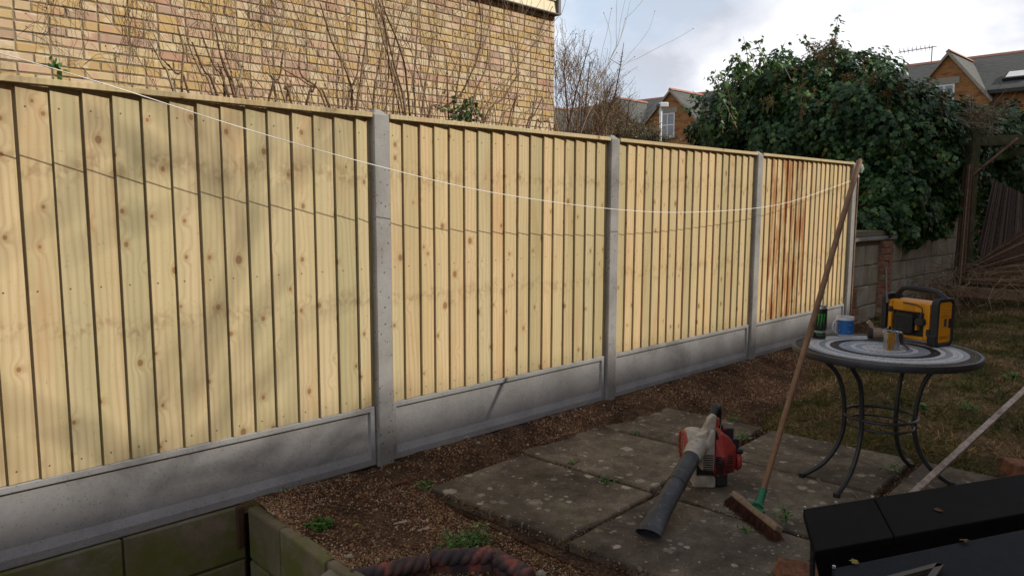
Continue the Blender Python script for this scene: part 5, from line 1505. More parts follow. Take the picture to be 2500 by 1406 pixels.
for _, poly, mt, dz in tiles[300:]:
    g.mi = ml.index(mt); g.prism(poly, TZ - .0005, TZ + .0014 + dz)
tag(g.build('mosaic', ml, table), kind='stuff')
# curved legs
feet = [Vector((3.50, -1.60, 0)), Vector((3.40, -1.86, 0))]
angs = [math.atan2(-1.60 + 1.79, 3.50 - 3.79), math.atan2(-1.93 + 1.79, 3.40 - 3.79)]
angs = [R(127), R(172), R(307), R(352)]
for a in angs:
    ca, sa = math.cos(a), math.sin(a)
    prof = [(.31, TZ - .03), (.27, TZ - .07), (.205, .54), (.175, .44), (.165, .34), (.168, .26), (.195, .17), (.250, .085), (.320, .030), (.355, .012)]
    P = [Vector((r_ * ca, r_ * sa, z_)) for r_, z_ in prof]
    S = []
    for i in range(len(P) - 1):
        a_ = P[max(0, i - 1)]; b_ = P[i]; c_ = P[i + 1]; d_ = P[min(len(P) - 1, i + 2)]
        for k in range(4):
            t_ = k / 4
            S.append(0.5 * ((2 * b_) + (c_ - a_) * t_ + (2 * a_ - 5 * b_ + 4 * c_ - d_) * t_ ** 2 + (3 * b_ - a_ - 3 * c_ + d_) * t_ ** 3))
    S.append(P[-1])
    g = MB(); g.tube(S, .0115, 10); lg = g.build('leg', BLACKM, table, smooth=True)
    g = MB(); g.lathe([(.010, 0), (.017, 0), (.017, .022), (.010, .024)], 12, Matrix.Translation((.352 * ca, .352 * sa, .001))); g.build('foot_cap', RUB, lg, smooth=True)
    g = MB(); g.tube([(.30 * ca, .30 * sa, TZ - .045), (.325 * ca, .325 * sa, TZ - .045)], .012, 8); g.build('bolt', BLACKM, lg)
for r_, z_ in ((.168, .345), (.155, .300)):
    g = MB(); P = [(r_ * math.cos(k * math.pi / 20), r_ * math.sin(k * math.pi / 20), z_) for k in range(41)]; g.tube(P, .008 if z_ > .33 else .006, 8, cap=False); g.build('ring', BLACKM, table, smooth=True)
g = MB(); P = [(.19 * math.cos(k * math.pi / 20), .19 * math.sin(k * math.pi / 20), TZ - .038) for k in range(41)]; g.tube(P, .009, 8, cap=False); g.build('under_ring', BLACKM, table, smooth=True)

TT = 0.7325
def text_mesh(s, size, extrude=0.0):
    cu = bpy.data.curves.new('txt', 'FONT'); cu.body = s; cu.size = size; cu.extrude = extrude; cu.align_x = 'CENTER'
    ob = bpy.data.objects.new('txt', cu); COL.objects.link(ob)
    dg = bpy.context.evaluated_depsgraph_get(); dg.update()
    me = bpy.data.meshes.new_from_object(ob.evaluated_get(dg))
    V = [v.co.copy() for v in me.vertices]; F = [tuple(p.vertices) for p in me.polygons]
    COL.objects.unlink(ob); bpy.data.objects.remove(ob); bpy.data.curves.remove(cu)
    return V, F
def wrap(V, r, a0, z0, boost=1.0):
    # wraps flat text (x right, y up) round a cylinder; a0 = angle facing the viewer; text reads left to right from outside
    return [(r * math.cos(a0 + v.x * boost / r), r * math.sin(a0 + v.x * boost / r), z0 + v.y) for v in V]
def to_cam_angle(p): return math.atan2(CAM.y - p.y, CAM.x - p.x)
# ---- energy drink can
pc = at(2000, 826, 2, TT); cr, ch = .0335, .176
can = thing('drink_can', 'tall black energy drink can with green claw mark, half behind the broom handle', 'can', (pc.x, pc.y, TT))
CANB = plain('black_can_print', (.010, .012, .012), .28, .6, var=.1)
g = MB(); g.lathe([(cr * .80, .001), (cr * .92, .003), (cr, .010), (cr, ch - .018), (cr * .985, ch - .014)], 40, close=False); g.build('body', CANB, can, smooth=True)
g = MB(); g.lathe([(cr * .70, .004), (cr * .80, .0), (cr * .93, .0035)], 40, close=False); g.build('base_rim', GALV, can, smooth=True)
g = MB(); g.lathe([(cr * .985, ch - .014), (cr * .86, ch - .003), (cr * .88, ch), (cr * .83, ch), (cr * .80, ch - .005), (.001, ch - .005)], 40, close=False); lid = g.build('lid', GALV, can, smooth=True)
g = MB(); g.tube([(-.010, 0, ch - .003), (.012, 0, ch - .002)], .006, 8, flat=.25); g.build('ring_pull', GUT, lid)
fa = to_cam_angle(pc)
CGR = plain('bright_green_print', (.03, .42, .03), .35, .5, var=.05); CWH = plain('white_print', (.75, .75, .75), .4, var=.02)
g = MB(); rr = random.Random(4)
for k, off in enumerate((-.013, .002, .017)):
    zt_ = .132; zb_ = (.066, .058, .072)[k]; L_ = []; Rr = []
    n = 12
    for i in range(n + 1):
        s_ = i / n; z_ = zt_ + (zb_ - zt_) * s_
        w = (.0058 * (1 - s_ * .85)) * (1 + .3 * rr.uniform(-1, 1)); x_ = off + .002 * math.sin(s_ * 5 + k) + rr.uniform(-.0006, .0006)
        L_.append(Vector((x_ - w / 2, z_, 0))); Rr.append(Vector((x_ + w / 2, z_, 0)))
    V = wrap(L_ + Rr, cr + .0004, fa + .12, 0)
    g.add(V, [(i, i + 1, n + 2 + i, n + 1 + i) for i in range(n)])
    V = wrap([Vector((off - .006, zt_ - .004, 0)), Vector((off + .006, zt_ - .003, 0)), Vector((off + .005, zt_ + .004, 0)), Vector((off - .003, zt_ + .001, 0))], cr + .0004, fa + .12, 0)
    g.add(V, [(0, 1, 2, 3)])
g.build('claw_mark', CGR, can, recalc=False)
V, F = text_mesh('MONSTER', .0165); g = MB(); g.add(wrap(V, cr + .0005, fa + .22, .034, 1.05), F); g.build('lettering', CWH, can, recalc=False)
V, F = text_mesh('ENERGY', .0085); V = [Vector((v.x * 1.7, v.y, 0)) for v in V]; g = MB(); g.add(wrap(V, cr + .0005, fa + .30, .021), F); g.build('lettering', CGR, can, recalc=False)
# ---- mug
pm = at(2061, 817, 2, TT); mr, mh = .0455, .098
mug = thing('mug', 'white mug with blue printed band and pink marks on the mosaic table', 'mug', (pm.x, pm.y, TT))
MUGW = plain('white_glaze', (.60, .59, .58), .2, .5, var=.03); MBLU = plain('blue_glaze', (.02, .13, .38), .25, .5, var=.05); MPNK = plain('pink_print', (.55, .22, .20), .4, var=.05)
g = MB(); g.lathe([(.001, .002), (mr * .93, .0), (mr, .004), (mr, mh), (mr - .001, mh + .002), (mr - .005, mh), (mr - .005, .006), (.001, .006)], 44, close=False); g.build('body', MUGW, mug, smooth=True)
fa = to_cam_angle(pm)
g = MB(); n = 26; V = []
for i in range(n + 1):
    a_ = fa - 1.15 + 2.6 * i / n
    V += [((mr + .0006) * math.cos(a_), (mr + .0006) * math.sin(a_), .007), ((mr + .0006) * math.cos(a_), (mr + .0006) * math.sin(a_), mh - .014)]
g.add(V, [(2 * i, 2 * i + 2, 2 * i + 3, 2 * i + 1) for i in range(n)]); g.build('printed_band', MBLU, mug, smooth=True, recalc=False)
g = MB()
for (x_, z_) in ((-.034, .070), (-.031, .030), (.030, .060), (.026, .024)):
    for s_ in (-1, 1):
        g.add(wrap([Vector((x_, z_, 0)), Vector((x_ + s_ * .005, z_ + .003, 0)), Vector((x_ + s_ * .004, z_ - .004, 0))], mr + .0012, fa, 0), [(0, 1, 2)])
g.build('print_mark', MPNK, mug, recalc=False)
la = fa + math.pi / 2 * -1.05
la = math.atan2(-RT.y, -RT.x) + .25
g = MB(); P = []
for k in range(13):
    t_ = math.pi * (k / 12 - .5); rr_ = mr - .003 + .032 * math.cos(t_); P.append((rr_ * math.cos(la), rr_ * math.sin(la), mh * .5 + .036 * math.sin(t_)))
g.tube(P, .0055, 10); g.build('handle', MUGW, mug, smooth=True)
# ---- little galvanised pot with rags
pk = at(2176, 852, 2, TT)
pot = thing('tin_pot', 'small galvanised pot with rags and old elastic on the middle of the table', 'tin pot', (pk.x, pk.y, TT))
RR_ = .040; hh = .082
g = MB(); g.lathe([(.001, .001), (RR_ * .82, .0), (RR_ * .86, .006), (RR_ * .96, hh), (RR_ * 1.10, hh + .004), (RR_ * 1.12, hh), (RR_ * .92, hh - .002), (RR_ * .80, .008), (.001, .008)], 32, close=False); g.build('body', GALV, pot, smooth=True)
TIN_B = plain('dark_olive_rag', (.022, .026, .012), .9, var=.4, scale=80); ELAS = plain('orange_elastic', (.42, .20, .02), .6, var=.3, scale=90); PINKR = plain('pink_grey_rag', (.15, .12, .13), .9, var=.3, scale=60)
lx = Vector((-RT.x, -RT.y, 0)).normalized(); fx = Vector((-FW.x, -FW.y, 0)).normalized()
g = MB(); rr = random.Random(2)
for k in range(9):
    s_ = rr.uniform(-.010, .016)
    a = lx * (RR_ * .55 + s_) + fx * RR_ * .7; P = [a + Vector((0, 0, hh - .004)), a + fx * .014 + Vector((0, 0, hh + .006)), a + fx * .018 + lx * rr.uniform(-.004, .010) + Vector((0, 0, .045)), a + fx * .016 + lx * rr.uniform(-.006, .018) + Vector((0, 0, rr.uniform(.002, .014)))]
    g.tube(P, .0028, 5)
g.build('elastic', ELAS, pot, smooth=True)
g = MB()
for k in range(26):
    p = Vector((rr.gauss(0, .014), rr.gauss(0, .014), hh + rr.uniform(-.006, .018))); g.tube([p, p + Vector((rr.gauss(0, .015), rr.gauss(0, .015), rr.uniform(-.01, .016)))], rr.uniform(.003, .007), 5, flat=.5)
P = [-lx * .02 + fx * .02 + Vector((0, 0, hh + .004)), -lx * .016 + fx * .044 + Vector((0, 0, hh)), -lx * .018 + fx * .046 + Vector((0, 0, .05)), -lx * .022 + fx * .046 + Vector((0, 0, .03))]
g.tube(P, [.009, .008, .006, .002], 6, flat=.4)
g.build('rag', TIN_B, pot, smooth=True)
g = MB(); P = [-lx * .040 + Vector((0, 0, hh)), -lx * .052 + Vector((0, 0, .06)), -lx * .060 + Vector((0, 0, .02)), -lx * .085 + Vector((0, 0, .004))]
g.tube(P, [.010, .014, .018, .010], 8, flat=.35); g.build('cloth', PINKR, pot, smooth=True)
g = MB()
for k in range(3): g.tube([(RR_ * 1.05 * math.cos(a_), RR_ * 1.05 * math.sin(a_), hh + .004 + .012 * math.sin(a_ * 2 + k)) for a_ in [q * .4 + k for q in range(9)]], .0015, 5)
g.build('wire', GALV, pot, smooth=True)
# ---- mallet
ph = at(2130, 827, 2, TT)
mal = thing('mallet', 'small mallet with dark worn head and pale wooden handle lying behind the pot', 'mallet', (ph.x, ph.y, TT))
ax = (Vector((RT.x, RT.y, 0)) * .80 + Vector((-FW.x, -FW.y, 0)) * .25 ).normalized()
g = MB(); c0 = Vector((0, 0, .030)) - ax * .024; 
g.tube([c0, c0 + ax * .006, c0 + ax * .020, c0 + ax * .062], [.026, .031, .030, .029], 20); g.build('head', plain('dark_worn_rubber', (.045, .033, .027), .85, var=.3), mal, smooth=True, sharp=50)
g = MB(); g.tube([c0 + ax * .022, c0 + ax * .050, c0 + ax * .085], [.0305, .0308, .026], 20); g.build('head_body', plain('pale_beech', (.26, .20, .13), .7, var=.2), mal, smooth=True, sharp=50)
g = MB(); hb = c0 + ax * .030; g.tube([hb, hb + Vector((-.004, .008, .050)) - ax * .010, hb + Vector((-.008, .014, .062)) - ax * .016], [.012, .011, .012], 12); g.build('handle', plain('pale_beech_handle', (.36, .28, .20), .7, var=.2), mal, smooth=True, sharp=50)

# ---- site radio
C0 = Vector((3.985, -1.965, TT)); ra = math.atan2(.964, .266)
rad = thing('site_radio', 'yellow and black jobsite radio standing at the back of the mosaic table', 'radio', tuple(C0), ra)
LX, DY, HZ_ = .305, .140, .243
def rrect(x0, x1, z0, z1, c, n=4):
    P = []
    for (cx, cz, a0) in ((x1 - c, z1 - c, 0), (x0 + c, z1 - c, 90), (x0 + c, z0 + c, 180), (x1 - c, z0 + c, 270)):
        for k in range(n + 1):
            a_ = R(a0 + 90 * k / n); P.append((cx + c * math.cos(a_), cz + c * math.sin(a_)))
    return P
g = MB(); g.prism(rrect(.035, LX - .03, .018, HZ_ - .028, .012), -DY + .01, -.030, axis='y'); g.build('body', YEL, rad, bevel=.003)
g = MB()    # yellow front frame round the dark bay
g.box(.045, .075, -.032, -.006, .025, HZ_ - .032); g.box(LX - .055, LX - .035, -.032, -.006, .025, HZ_ - .032)
g.box(.075, LX - .055, -.032, -.006, .022, .040); g.box(.075, LX - .055, -.0315, -.012, HZ_ - .082, HZ_ - .031)
g.build('front_frame', YEL, rad, bevel=.004)
g = MB(); g.prism([(.088, HZ_ - .078), (.118, HZ_ - .078), (.112, HZ_ - .034), (.094, HZ_ - .034)], -.0125, -.008, axis='y'); g.build('moulding', YEL, rad, bevel=.002)
g = MB(); g.box(.130, .190, -.0118, -.0100, HZ_ - .074, HZ_ - .040); g.build('access_cover', plain('yellow_cover', (.52, .21, .006), .45, var=.05), rad, bevel=.001)
g = MB(); g.box(.0755, LX - .0555, -.031, -.022, .041, HZ_ - .083); g.build('bay', RUB, rad)
# battery
g = MB(); g.prism(rrect(.118, .218, .052, .150, .018), -.030, .020, axis='y'); 
bt = g.build('battery', RUB, rad, bevel=.004)
g = MB()
for k in range(9):
    z_ = .064 + k * .009; g.box(.126, .210, .0202, .0226, z_, z_ + .0045)
for k in range(7): g.box(.130 + k * .0125, .138 + k * .0125, -.02, .017, .1502, .1535)
g.build('rib', GUT, bt)
g = MB(); g.box(.103, .112, -.020, .004, .072, .112); g.build('battery_label', YEL, bt, bevel=.001)
# plug and cable
g = MB(); g.prism(rrect(.062, .108, .100, .136, .012), -.010, .020, axis='y'); g.build('plug', RUB, rad, bevel=.004)
g = MB(); g.tube([(.080, .012, .134), (.076, .014, .155), (.074, .010, .175), (.082, .004, .190), (.12, -.004, .201), (.19, -.006, .205)], [.008, .0055, .0035, .003, .003, .003], 8); g.build('cable', GUT, rad, smooth=True)
# end bumpers: rounded frames, one each end
for (xa, xb, nm) in ((.0, .036, 0), (LX - .028, LX, 1)):
    g = MB(); P = rrect(-DY, .002, .0, HZ_, .030, 5); Q = rrect(-DY + .018, -.016, .018, HZ_ - .018, .018, 5)
    # as y,z polygons extruded along x; ring between outer and inner
    n = len(P); V = []
    for x_ in (xa, xb):
        V += [(x_, a_, b_) for a_, b_ in P]; V += [(x_, a_, b_) for a_, b_ in Q]
    F = []
    for k in range(n):
        k2 = (k + 1) % n
        F += [(k, k2, n + k2, n + k), (2 * n + k, 3 * n + k, 3 * n + k2, 2 * n + k2), (k, 2 * n + k, 2 * n + k2, k2), (n + k, n + k2, 3 * n + k2, 3 * n + k)]
    g.add(V, F); g.build('bumper', RUB, rad, bevel=.005, seg=3)
    g = MB(); g.prism(rrect(-DY + .020, -.018, .020, HZ_ - .020, .016, 5), xa + .004 if nm == 0 else xa, xb - .002 if nm == 0 else xb - .006, axis='x')
    ep = g.build('end_panel', YEL if nm == 0 else RUB, rad, bevel=.003)
    if nm == 0:
        g = MB()
        for k in range(3): g.box(.0018, .0042, -.092, -.048, HZ_ - .058 - k * .013, HZ_ - .052 - k * .013)
        g.build('rib', YEL, ep, bevel=.002)
        g = MB(); g.box(.0028, .0042, -.105, -.030, HZ_ - .0925, HZ_ - .091); g.box(.0026, .0042, -.080, -.060, .100, .140); g.build('latch', plain('latch_grey', (.05, .05, .05), .5), ep)
        g = MB(); g.box(.0022, .0045, -.118, -.096, .092, .140); g.build('hinge_block', RUB, ep, bevel=.002)
        g = MB(); g.box(.0030, .0042, -.100, -.036, .034, .060); g.build('name_plate', YEL, ep)
        V, F = text_mesh('DEWALT', .0215)
        V = [(.0024, -.068 - v.x * 0.92, .040 + v.y) for v in V]; g = MB(); g.add(V, F); g.build('lettering', GUT, ep, recalc=False)
for (xa, za) in ((.0, .0), (.0, 0), ):
    g = MB(); g.box(.002, .046, -.010, .010, .004, .062); g.build('corner_bumper', RUB, rad, bevel=.008, seg=3); break
g = MB(); g.box(.036, .056, -.012, .004, .050, .085); g.box(LX - .060, LX - .036, -.012, .003, .150, .178); g.build('clip', RUB, rad, bevel=.006)
g = MB(); P = [(.012, -.07, HZ_ - .014), (.026, -.065, HZ_ + .006), (.050, -.06, HZ_ + .026), (.075, -.058, HZ_ + .030), (.20, -.058, HZ_ + .034), (.228, -.058, HZ_ + .030), (.252, -.06, HZ_ + .004), (.262, -.065, HZ_ - .02)]
g.tube(P, [.020, .018, .0145, .0135, .0135, .0145, .014, .017], 14); hd = g.build('handle', RUB, rad, smooth=True)
g = MB()
for k in range(14):
    x_ = .082 + k * .0082; g.lathe([(.0135, -.0018), (.0150, 0), (.0135, .0018)], 14, Matrix.Translation((x_, -.058, HZ_ + .0305 + (x_ - .075) * .032)) @ Matrix.Rotation(R(90), 4, 'Y'), close=False)
g.build('grip_rib', RUB, hd, smooth=True)
g = MB(); a0 = Vector((LX - .036, .006, HZ_ - .048)); g.tube([a0, a0 + Vector((.0, -.004, .02))], .006, 8); g.tube([a0, a0 + Vector((.014, .004, .188))], [.0050, .0040], 6); g.build('antenna', plain('grey_antenna', (.13, .13, .14), .4), rad)

# ------------------------------------------------------------------ broom
bb = Vector((2.965, -1.600, .135)); rim = Vector((3.372, -1.583, .76))
dirv = (rim - bb).normalized()
top = bb + dirv * ((1.66 - bb.z) / dirv.z)
broom = thing('broom', 'wooden broom with green socket leaning on the edge of the table', 'broom', (bb.x, bb.y, .05))
o0 = Vector((bb.x, bb.y, .05))
g = MB(); n = 10; P = [bb.lerp(top, k / n) - o0 + Vector((0, 0, .004 * math.sin(k))) for k in range(n + 1)]
P.append(P[-1] + dirv * .012); g.tube(P, [.0135] * n + [.0145, .008], 14); g.build('handle', BWOOD, broom, smooth=True)
e0 = at(1793, 1203, 2, .115); e1_ = at(1903, 1290, 2, .095)
hdv = (e1_ - e0); Lh = hdv.length; hx_ = hdv.normalized(); hz_ = (dirv - hx_ * dirv.dot(hx_)).normalized(); hy_ = hz_.cross(hx_)
hc = (e0 + e1_) / 2
Mh = Matrix((hx_, hy_, hz_)).transposed().to_4x4(); Mh.translation = hc - o0 + Vector((0, 0, -.004))
g = MB(); g.box(-Lh / 2, Lh / 2, -.022, .022, -.014, .014, Mh); g.build('stock', BHEAD, broom, bevel=.008, seg=3)
g = MB(); sb = hc - o0 + hz_ * .012 + hx_ * .0; sp = bb - o0
g.tube([sb, sb.lerp(sp, .6), sp + dirv * .045], [.026, .019, .0175], 14); g.tube([sb - hx_ * .05, sb + hx_ * .05], .008, 8); g.build('socket', GREENP, broom, smooth=True)
g = MB(); rr = random.Random(6)
for k in range(1500):
    x_ = rr.uniform(-Lh / 2 + .005, Lh / 2 - .005); y_ = rr.uniform(-.018, .018)
    a = Mh @ Vector((x_, y_, -.013)); fl_ = rr.uniform(.045, .068)
    b = Mh @ Vector((x_ + x_ * .18 + rr.gauss(0, .006), y_ * 1.9 + rr.gauss(0, .007) + .020, -.013 - fl_)); b.z = max(b.z, .001)
    g.tube([a, (a + b) / 2 + Vector((0, 0, .002)), b], [.0011, .0010, .0007], 3, attr=rr.random(), cap=False)
tag(g.build('bristles', BRIST, broom, recalc=False), kind='stuff')

# ------------------------------------------------------------------ leaf blower
BO = Vector((3.112, -1.262, .0505)); ba = math.atan2(RT.y, RT.x)
blw = thing('leaf_blower', 'white and red petrol leaf blower with long black nozzle lying on the slabs', 'leaf blower', tuple(BO), ba)
bi = (Matrix.Translation(BO) @ Matrix.Rotation(ba, 4, 'Z')).inverted()
g = MB(); g.box(-.085, .022, -.015, .10, .004, .062); g.build('foot', OWHT, blw, bevel=.008, seg=3)
g = MB(); g.box(.0225, .085, -.008, .11, .004, .075); g.build('fuel_tank', plain('dark_grey_tank', (.03, .032, .035), .35), blw, bevel=.016, seg=3)
g = MB(); g.box(-.070, .060, .005, .09, .060, .115); g.build('engine', GUT, blw, bevel=.006)
g = MB(); g.tube([(-.078, .0, .055), (-.078, .01, .14)], .010, 8); g.build('strut', OWHT, blw, smooth=True)
# red engine cover, a faceted shell
prof = [(.004, .080, .0), (.004, .262, .02), (.040, .285, .03), (.085, .255, .045), (.122, .205, .06), (.135, .150, .065), (.118, .085, .05), (.060, .068, .02)]
V = []; F = []
for (x_, z_, in_) in prof: V.append((x_, -.045 + in_ * .9, z_))
for (x_, z_, in_) in prof: V.append((x_ * 1.02, .105, z_))
V.append((.045, -.062, .17)); n = 8
for k in range(n):
    F.append((k, (k + 1) % n, n + (k + 1) % n, n + k)); F.append((k, 16, (k + 1) % n))
F.append(tuple(range(n, 2 * n)))
g = MB(); g.add(V, F); cov = g.build('engine_cover', ORED, blw, bevel=.008, seg=2)
g = MB()
for k in range(8):
    z_ = .088 + k * .0115; g.box(.008, .050, -.064 + abs(z_ - .14) * .22, -.045, z_, z_ + .0055)
    g.box(.060, .098, -.055 + abs(z_ - .14) * .22 + .010, -.040, z_ + .004, z_ + .0095, Matrix.Translation((0, 0, 0)))
g.build('vent_slot', GUT, cov)
# white housing half beside it with slots
g = MB(); g.prism([(-.062, .105), (.003, .100), (.003, .30), (-.012, .305), (-.062, .20)], -.050, .10, axis='y'); wh = g.build('housing', OWHT, blw, bevel=.008, seg=2)
g = MB()
for k in range(7):
    z_ = .108 + k * .0115; g.box(-.052, -.004, -.0525, -.045, z_, z_ + .0055)
g.build('vent_slot', GUT, wh)
# fan volute: fat disc, axis across
g = MB(); Mv = Matrix.Translation((-.085, .035, .205)) @ Matrix.Rotation(R(90), 4, 'Y')
g.lathe([(.030, -.045), (.070, -.043), (.084, -.028), (.088, .0), (.084, .030), (.066, .045), (.03, .047)], 32, Mv); g.build('fan_housing', OWHT, blw, smooth=True, sharp=35)
g = MB(); g.lathe([(.066, -.056), (.072, -.054), (.074, -.040), (.066, -.040)], 30, Mv, close=False)
for k in range(9):
    g.tube([Mv @ Vector((-.062 + k * .0155, -math.sqrt(max(0, .068 ** 2 - (-.062 + k * .0155) ** 2)), -.058)), Mv @ Vector((-.062 + k * .0155, math.sqrt(max(0, .068 ** 2 - (-.062 + k * .0155) ** 2)), -.058))], .0025, 5)
g.build('fan_guard', OORG, blw, smooth=True)
# nozzle
mo = bi @ Vector((2.40, -1.405, .088)); st = Vector((-.075, -.020, .215)); 
ds = (mo - st)
g = MB(); g.tube([st - ds * .02, st + ds * .11, st + ds * .16], [.052, .047, .044], 24); g.tube([st + Vector((-.03, .0, .05)), st + ds * .06 + Vector((.005, 0, .046))], [.012, .010], 8); 
g.build('nozzle_collar', OWHT, blw, smooth=True)
g = MB(); P = [st + ds * s_ for s_ in (.10, .25, .46, .462, .48, .75, .90, .985, 1.0)]
n = 24; V = []; F = []
dn = ds.normalized(); sx_ = dn.cross(Vector((0, 0, 1))).normalized(); sz_ = sx_.cross(dn)
KS = 1.12
sec = [(0.10, .0385, .0385), (.25, .0375, .0375), (.44, .0365, .0365), (.442, .0395, .0395), (.475, .0395, .0395), (.477, .0370, .0370), (.75, .040, .035), (.90, .046, .027), (.985, .0495, .021), (1.0, .0505, .0205), (1.0, .047, .0175), (.93, .044, .020), (.88, .03, .015)]
for s_, a_, b_ in sec:
    for k in range(n):
        an = 2 * math.pi * k / n; V.append(st + ds * s_ + sx_ * a_ * KS * math.cos(an) + sz_ * b_ * KS * math.sin(an))
for i in range(len(sec) - 1):
    for k in range(n): F.append((i * n + k, i * n + (k + 1) % n, (i + 1) * n + (k + 1) % n, (i + 1) * n + k))
F.append(tuple(range((len(sec) - 1) * n, len(sec) * n)))
g.add(V, F); nz = g.build('nozzle', TUBEM, blw, smooth=True, sharp=50)
# handle: white arch with red trigger, black grip behind
g = MB(); g.prism([(-.10, .235), (-.085, .275), (-.050, .285), (-.030, .30), (-.030, .20)], -.035, .045, axis='y'); g.prism([(-.062, .19), (.006, .19), (.016, .365), (-.004, .372), (-.026, .350)], -.018, .022, axis='y'); g.build('handle', OWHT, blw, bevel=.006, seg=2)
g = MB(); g.tube([(.006, .02, .360), (.022, .05, .385), (.044, .085, .385), (.056, .11, .350), (.056, .12, .29), (.05, .11, .25)], [.015, .019, .021, .020, .019, .018], 12); g.build('grip', RUB, blw, smooth=True)
g = MB(); g.prism([(.010, .330), (.020, .356), (.032, .350), (.036, .325), (.026, .306), (.014, .308)], -.010, .014, axis='y'); g.build('trigger', OORG, blw, bevel=.004)
g = MB(); g.prism([(-.004, .215), (.020, .215), (.030, .240), (.016, .295), (-.002, .290)], -.030, -.012, axis='y'); g.build('throttle_opening', GUT, blw, bevel=.004)
g = MB(); g.box(.070, .115, .03, .10, .235, .290); g.box(.100, .140, .02, .09, .190, .240); g.tube([(.125, .01, .185), (.155, .01, .180)], .014, 10); g.build('air_filter', GUT, blw, bevel=.008)
g = MB(); g.box(.060, .072, .02, .03, .284, .296); g.build('kill_switch', OORG, blw)
g = MB(); g.lathe([(.0, -.01), (.045, -.01), (.052, .0), (.045, .012), (.0, .013)], 20, Matrix.Translation((.136, .035, .13)) @ Matrix.Rotation(R(90), 4, 'Y'), close=False); g.build('starter', ORED, blw, smooth=True)

# ------------------------------------------------------------------ grey batten, brick lumps
a = Vector(at(2200, 1232, 2, .07)); b = at(2530, 928, 2, .50)
b = a + (at(2500, 955, 2, .30) - a) * 1.15
dd = b - a
g = MB(); g.box(0, dd.length, -.014, .014, -.020, .020, Matrix.Translation(a) @ dd.to_track_quat('X', 'Z').to_matrix().to_4x4() @ Matrix.Rotation(.35, 4, 'X'), jit=.0015)
tag(g.build('batten', PALEW, bevel=.002), 'long pale weathered batten propped across the lower right of the lawn', 'batten')
def lump(u, v, z, sx, sy, sz, rot, label):
    p = at(u, v, 2, z); g = MB(); g.box(-sx / 2, sx / 2, -sy / 2, sy / 2, 0, sz, jit=.010)
    o = g.build('brick_lump', RBRICK, bevel=.006); o.location = (p.x, p.y, z - .005); o.rotation_euler = (.12, .1, rot); tag(o, label, 'brick', 'loose bricks on the ground')
lump(2478, 1160, .07, .16, .10, .075, .6, 'orange broken brick behind the black bench at the right edge')
lump(1962, 1412, .05, .19, .10, .05, -.72, 'dark red brick at the bottom edge left of the black benches')

# ------------------------------------------------------------------ black benches
def bench(name, label, TLp, TRp, BLp, z, seam, th=.03, mat=DKP, studs=(), leg=True, drop=0.0):
    A = at(*TLp, 2, z); B = at(*TRp, 2, z); Cc = at(*BLp, 2, z - drop)
    ux = (B - A); Lb = ux.length; ux.normalize(); vy = Cc - A; Wd = vy.length; vy.normalize()
    t = thing(name, label, 'bench', (A.x, A.y, .05), 0, 'black folding benches'); o0 = Vector((A.x, A.y, .05))
    nz_ = ux.cross(vy).normalized()
    if nz_.z < 0: nz_ = -nz_
    def pan(a0, a1, nm='top_board'):
        g = MB(); V = []
        for dz in (0, -th):
            for (s_, q) in ((a0, 0), (a1, 0), (a1, Wd), (a0, Wd)): V.append(A + ux * s_ + vy * q + nz_ * dz - o0)
        g.add(V, [(0, 1, 2, 3), (7, 6, 5, 4), (0, 4, 5, 1), (1, 5, 6, 2), (2, 6, 7, 3), (3, 7, 4, 0)]); g.build(nm, mat, t, bevel=.004, seg=2)
    g = MB(); V = []
    for q in (Wd - .022, Wd - .002):
        for (s_, dz) in ((0.004, -th + .001), (Lb, -th + .001), (Lb, -th - .09), (0.03, -th - .09)): V.append(A + ux * s_ + vy * q + Vector((0, 0, dz)) - o0)
    g.add(V, [(0, 1, 2, 3), (7, 6, 5, 4), (0, 4, 5, 1), (1, 5, 6, 2), (2, 6, 7, 3), (3, 7, 4, 0)]); g.build('apron', mat, t)
    if seam: pan(0, seam - .002); pan(seam + .002, Lb)
    else: pan(0, Lb)
    for s_ in (.04, Lb * .6):
        for q in (.03, Wd - .03):
            p = A + ux * s_ + vy * q - o0; g = MB(); g.tube([p - nz_ * th, Vector((p.x + .02, p.y, 0.0))], .010, 6); g.build('leg', BLACKM, t)
    for s_ in studs:
        g = MB()
        for k in (0, 1): g.lathe([(0, -.0015), (.0045, -.001), (.0045, .002), (0, .0025)], 10, Matrix.Translation(A + ux * s_ + vy * .006 + nz_ * (.002 + k * .005) - o0), close=False)
        g.build('stud', GALV, t, smooth=True)
    return t, A, ux, vy, nz_, o0
t1, A1, u1, v1_, n1_, o1 = bench('black_bench', 'flat black bench top behind, with shiny studs and a seam across it', (1961, 1241), (2560, 1146), (1990, 1345), .42, .30, studs=(.006, .135, .292))
t2, A2, u2, v2_, n2_, o2 = bench('black_bench', 'nearer blue black bench top in the bottom right corner', (2031, 1386), (2560, 1278), (2075, 1560), .44, 0, mat=DKP2, studs=(.006,))
g = MB(); p = at(2050, 1376, 2, .36); q = at(2098, 1338, 2, .34); g.tube([p - o1, q - o1], .008, 6); g.build('strut', plain('dull_steel', (.08, .08, .09), .5), t1)
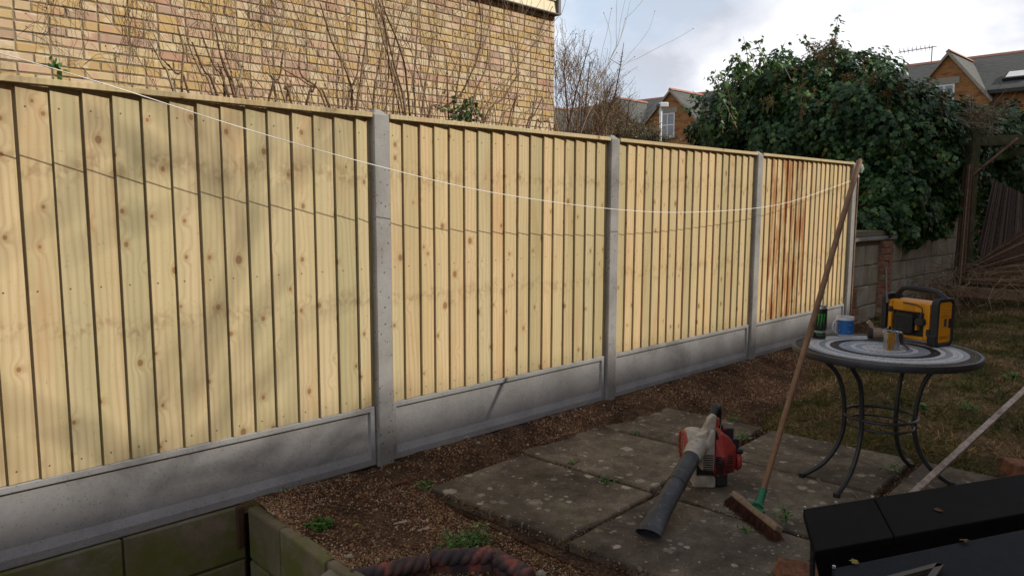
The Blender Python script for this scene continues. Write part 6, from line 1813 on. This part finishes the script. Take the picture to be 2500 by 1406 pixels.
# mitred wooden frame corner on the nearer bench
zt = .455
w0 = at(2170, 1412, 2, zt); w1 = at(2296, 1378, 2, zt); w2 = at(2262, 1425, 2, zt)
t = thing('wooden_frame', 'corner of a mitred brown wooden frame lying on the nearer black bench', 'frame', tuple(w1))
for (e_, nm) in ((w0, 'side'), (w2, 'side')):
    dd = e_ - w1; g = MB(); g.box(0, dd.length, -.008, .008, -.004, .004, dd.to_track_quat('X', 'Z').to_matrix().to_4x4()); g.build('frame_bar', plain('brown_frame_wood', (.055, .043, .030), .6), t)
fallen(2285, 1245, .03, bl, 'dull brown leaf lying on the far black bench', z=.424)
fallen(2350, 1315, .03, bl, 'reddish leaf at the edge of the nearer black bench', z=.446)
fallen(2090, 1376, .026, fl, 'dry yellow leaf near the corner of the nearer black bench', z=.446)

# ------------------------------------------------------------------ unseen buildings behind the camera, placed to shade the garden
slope = SUN_DIR.z / -SUN_DIR.y; side = SUN_DIR.x / -SUN_DIR.y
RY = 21.0; RZ = 0.36 + RY * slope  # distance and ridge height of the unseen house set its shade edge
xe = 7.98 + RY * side
t = thing('shading_house', 'unseen brick house behind the camera, sized so its roof shades the garden', 'house', (xe - 20, -RY, 0))
g = MB(); g.box(-20, 19.9, -3.5, 3.0, -0.6, RZ - 3.2); g.build('wall', FARB, t)
g = MB(); g.prism([(-4.0, RZ - 3.3), (0.0, RZ), (3.5, RZ - 3.3)], -20, 19.9, axis='x'); g.build('roof', SLATE, t)
t = thing('added_shading_block', 'taller unseen building added behind the camera to shade the ivy', 'house', (xe, -RY, 0))  # occluder added so the ivy and old wall lie in shade
g = MB(); g.prism([(0, 0), (26, 0), (26, -8), (8 * side, -8)], -0.6, RZ + 2.75); g.build('wall', FARB, t)
g = MB(); g.prism([(-.02, .02), (26, .02), (26, -8.02), (8 * side - .02, -8.02)], RZ + 2.751, RZ + 2.95); g.build('parapet', LINT, t)

# bare tree behind the camera, its crown dapples the near end of the fence
tc_ = Vector((0.50, 0, 0.62)) + SUN_DIR / -SUN_DIR.y * 8.6
t = thing('bare_tree', 'bare tree behind the camera that dapples the near fence panel', 'tree', (tc_.x, tc_.y, 0))
rr = random.Random(21); g = MB()
g.tube([(0, 0, -.6), (.05, .02, tc_.z * .4), (0, 0, tc_.z - 1.0)], [.16, .12, .08], 10)
g.build('trunk', DBARK, t, smooth=True)
g = MB()
for k in range(6):
    grow(g, Vector((rr.gauss(0, .3), rr.gauss(0, .2), tc_.z - 1.0 + rr.uniform(0, .9))), Vector((rr.gauss(0, .9), rr.gauss(0, .6), rr.uniform(.0, .8))), rr.uniform(.9, 1.4), .017, 3, rr, .8, .12, 6, None, .5, .02, .007)
g.build('crown', DBARK, t, recalc=False)
